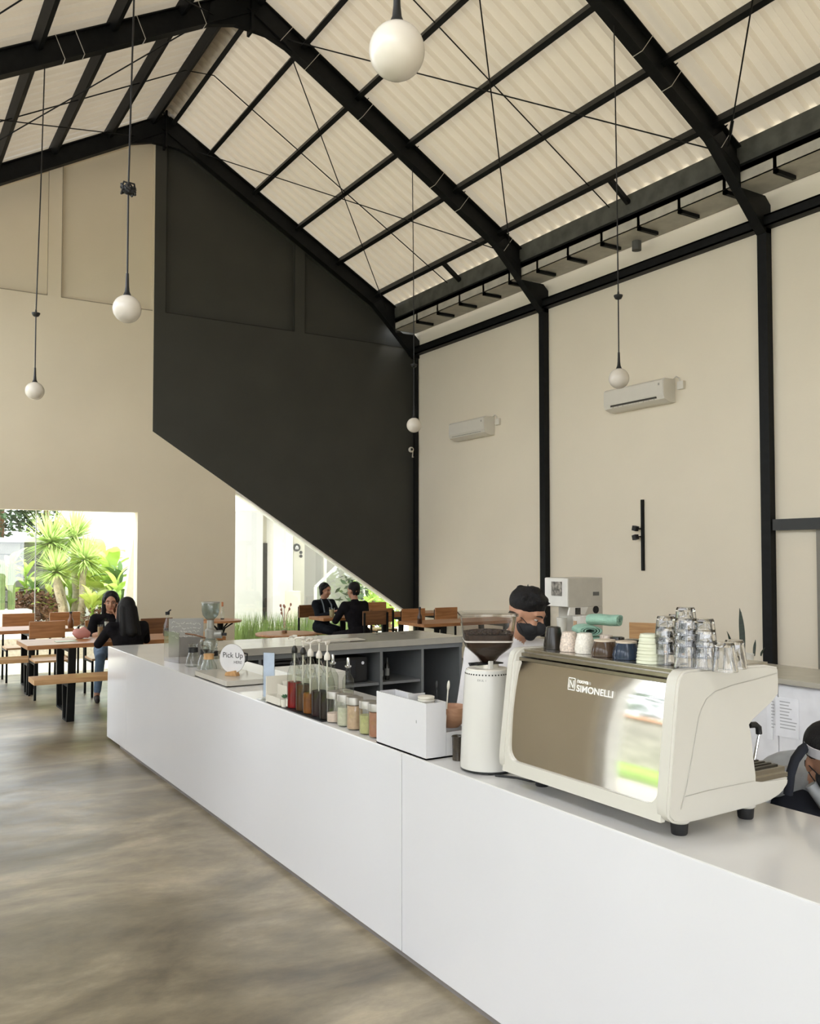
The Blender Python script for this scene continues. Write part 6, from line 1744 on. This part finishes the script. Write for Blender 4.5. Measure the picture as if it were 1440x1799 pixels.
# ---- courtyard behind the triangular window ----
wn3 = struct(thing('window_3', '', '', (6.8, YB+0.1, 0))); del wn3['label']; del wn3['category']
gx = PY(598, 1000, YB+0.1).x
MB().plate([[(TX+0.01, 0.0), (gx, 0.0), (gx, zdiag(gx)-0.03), (TX+0.01, zdiag(TX)-0.03)]], 1, YB+0.095, YB+0.105).build('pane', M_pane, wn3)
MB().plate([[(gx+0.008, 0.0), (XR-0.02, 0.0), (XR-0.02, zdiag(XR-0.02)-0.03), (gx+0.008, zdiag(gx)-0.04)]], 1, YB+0.095, YB+0.105).build('pane', M_pane, wn3)
def facade(px0, px1, py0, y, m, name, label, cat, zb=-0.02, th=0.25, zt=None, parent=None):
    a = PY(px0, py0, y); b = PY(px1, py0, y)
    o = MB().box((a.x, y, zb), (b.x, y+th, zt if zt else a.z)).build(name, m, parent)
    if parent is None: tag(o, label, cat)
    return o
facade(412, 462, 899, 15.2, M_ext, 'courtyard_pier', 'wide white pier outside the triangular window', 'pier', th=0.6)
pav = thing('courtyard_pavilion', 'white pavilion behind the courtyard with dark door and round sign', 'building', (8, 18, 0))
YP = 17.5
facade(405, 516, 915, YP, M_extb, 'wall', '', '', th=0.3, parent=pav, zt=4.2)
facade(480, 515, 905, YP-0.35, M_ext, 'pilaster', '', '', th=0.35, parent=pav, zt=4.2)
facade(516, 535, 930, YP-0.1, M_extb, 'wall', '', '', th=0.3, parent=pav, zt=4.2)
facade(535, 640, 950, YP+0.6, M_extg, 'recessed_wall', '', '', th=0.3, parent=pav, zt=4.2)
dd = facade(462, 480, 954, YP-0.04, mat('dark_door', (0.03, 0.03, 0.03), 0.4), 'door', '', '', th=0.05, parent=pav)
q = PY(477, 1020, YP-0.06)
MB().tube([(q.x, YP-0.07, q.z-0.1), (q.x, YP-0.07, q.z+0.1)], 0.015, 8).build('handle', M_chrome, pav)
# sloping white canopy edge over the pavilion
a = PY(405, 899, 16.6); MB().box((a.x-0.5, 15.9, a.z), (PY(560, 899, 16.6).x+3.0, 18.5, a.z+0.25)).build('canopy', M_ext, pav)
# round sign with house mark and two small round marks
c = PY(521.5, 962, YP-0.12)
rs = MB().lathe([(0, 0), (0.085*1.0, 0), (0.085, 0.015), (0, 0.015)], (0,0,0), 32).xform(Matrix.Translation((c.x, YP-0.101, c.z)) @ Matrix.Rotation(math.pi/2, 4, 'X')).build('round_sign', mat('sign_charcoal', (0.05, 0.05, 0.05), 0.5), pav)
mk = [(-0.035, -0.035), (0.035, -0.035), (0.035, 0.012), (0.0, 0.048), (-0.035, 0.012)]
hole = [(-0.01, -0.025), (0.012, -0.025), (0.012, 0.0), (-0.01, 0.0)]
MB().plate([[(c.x+x, c.z+z) for x, z in mk], [(c.x+x, c.z+z) for x, z in hole]], 1, YP-0.121, YP-0.117).build('house_mark', M_ext, pav)
for (px, py) in ((529, 970.5), (529, 977)):
    q = PY(px, py, YP-0.12)
    MB().lathe([(0.014, 0), (0.035, 0), (0.035, 0.01), (0.014, 0.01)], (0,0,0), 20).xform(Matrix.Translation((q.x, YP-0.101, q.z)) @ Matrix.Rotation(math.pi/2, 4, 'X')).build('small_round_mark', MATS['sign_charcoal'], pav)
# glass porch with pale frame in front of the recessed wall
gp = thing('glass_porch', 'pale framed glass porch beside the grey courtyard wall', 'porch', (8.5, 16.6, 0))
def fr_(a, b, w=0.05): MB().obox(a, b, w, w).build('frame_bar', M_ext, gp)
A = PY(554, 1031, 16.4); B = PY(596, 990, 16.4); C_ = PY(571, 973, 16.6)
fr_((A.x, 16.4, 0), A); fr_(A, B); fr_((C_.x, 16.6, 0), PY(571, 950, 16.6)); fr_(B, PY(640, 1010, 16.4)); fr_((PY(640, 1010, 16.4).x, 16.4, 0), PY(640, 1010, 16.4))
MB().plate([[(A.x+0.03, 0.02), (PY(640, 1010, 16.4).x-0.03, 0.02), (PY(640, 1010, 16.4).x-0.03, PY(640, 1010, 16.4).z), (B.x, B.z-0.04), (A.x+0.03, A.z)]], 1, 16.39, 16.40).build('pane', thin_glass('milky_glass', (0.96, 0.97, 0.97), 1.0), gp)
ws = facade(515, 528, 1039, 15.85, M_extb, 'courtyard_bench', 'low cream bench block in the courtyard', 'bench', th=0.4)
# trees at the right end of the courtyard
for i, (px, py, d, r) in enumerate(((655, 1045, 18.5, 0.75), (685, 1052, 17.6, 0.55), (672, 1030, 20.5, 0.8))):
    random.seed(60+i)
    p = CAM+ray(px, py)*d
    t = local('courtyard_shrub', ['leafy shrub right of the man in black', 'small shrub at the low tip of the window', 'taller shrub behind the other courtyard shrubs'][i], 'shrub', (p.x, p.y, -0.02), group='courtyard shrubs')
    part(MB().tube([(0, 0, 0), (0, 0, p.z)], [0.05, 0.03], 8), 'trunk', M_woodd, t)
    part(leaf_cloud(MB(), (0, 0, p.z), r, 420, 0.2), 'crown', M_leaf if i else M_leafd, t)
# grass along the window
mb = MB(); random.seed(14)
for k in range(2600):
    px = random.uniform(408, 640); y = random.uniform(14.0, 14.9)
    if random.random() < 0.45*(math.sin(px*0.24)+1)/2: continue
    b = PY(px, 1000, y); x = b.x
    L = random.uniform(0.35, 0.75); a = random.uniform(0, 6.28); lean = random.uniform(0.02, 0.16)
    tip = Vector((x+lean*math.cos(a), y+lean*math.sin(a), L)); w = 0.006
    m_ = Vector((x+lean*0.3*math.cos(a), y+lean*0.3*math.sin(a), L*0.55))
    mb.add([(x-w, y, -0.02), (x+w, y, -0.02), (m_.x+w*0.8, m_.y, m_.z), tip, (m_.x-w*0.8, m_.y, m_.z)], [(0, 1, 2, 4), (4, 2, 3)])
o = tag(mb.build('tall_grass', mat('tall_grass_green', (0.26, 0.36, 0.12), 0.7, var=0.35, scale=4)), 'tall green grass growing outside the triangular window', 'grass'); o['kind'] = 'stuff'
tag(MB().box((TX-0.3, 13.75, -0.02), (XR, 15.0, 0.03)).build('grass_bed', M_gravel), 'narrow pale gravel bed under the tall grass', 'planting bed')
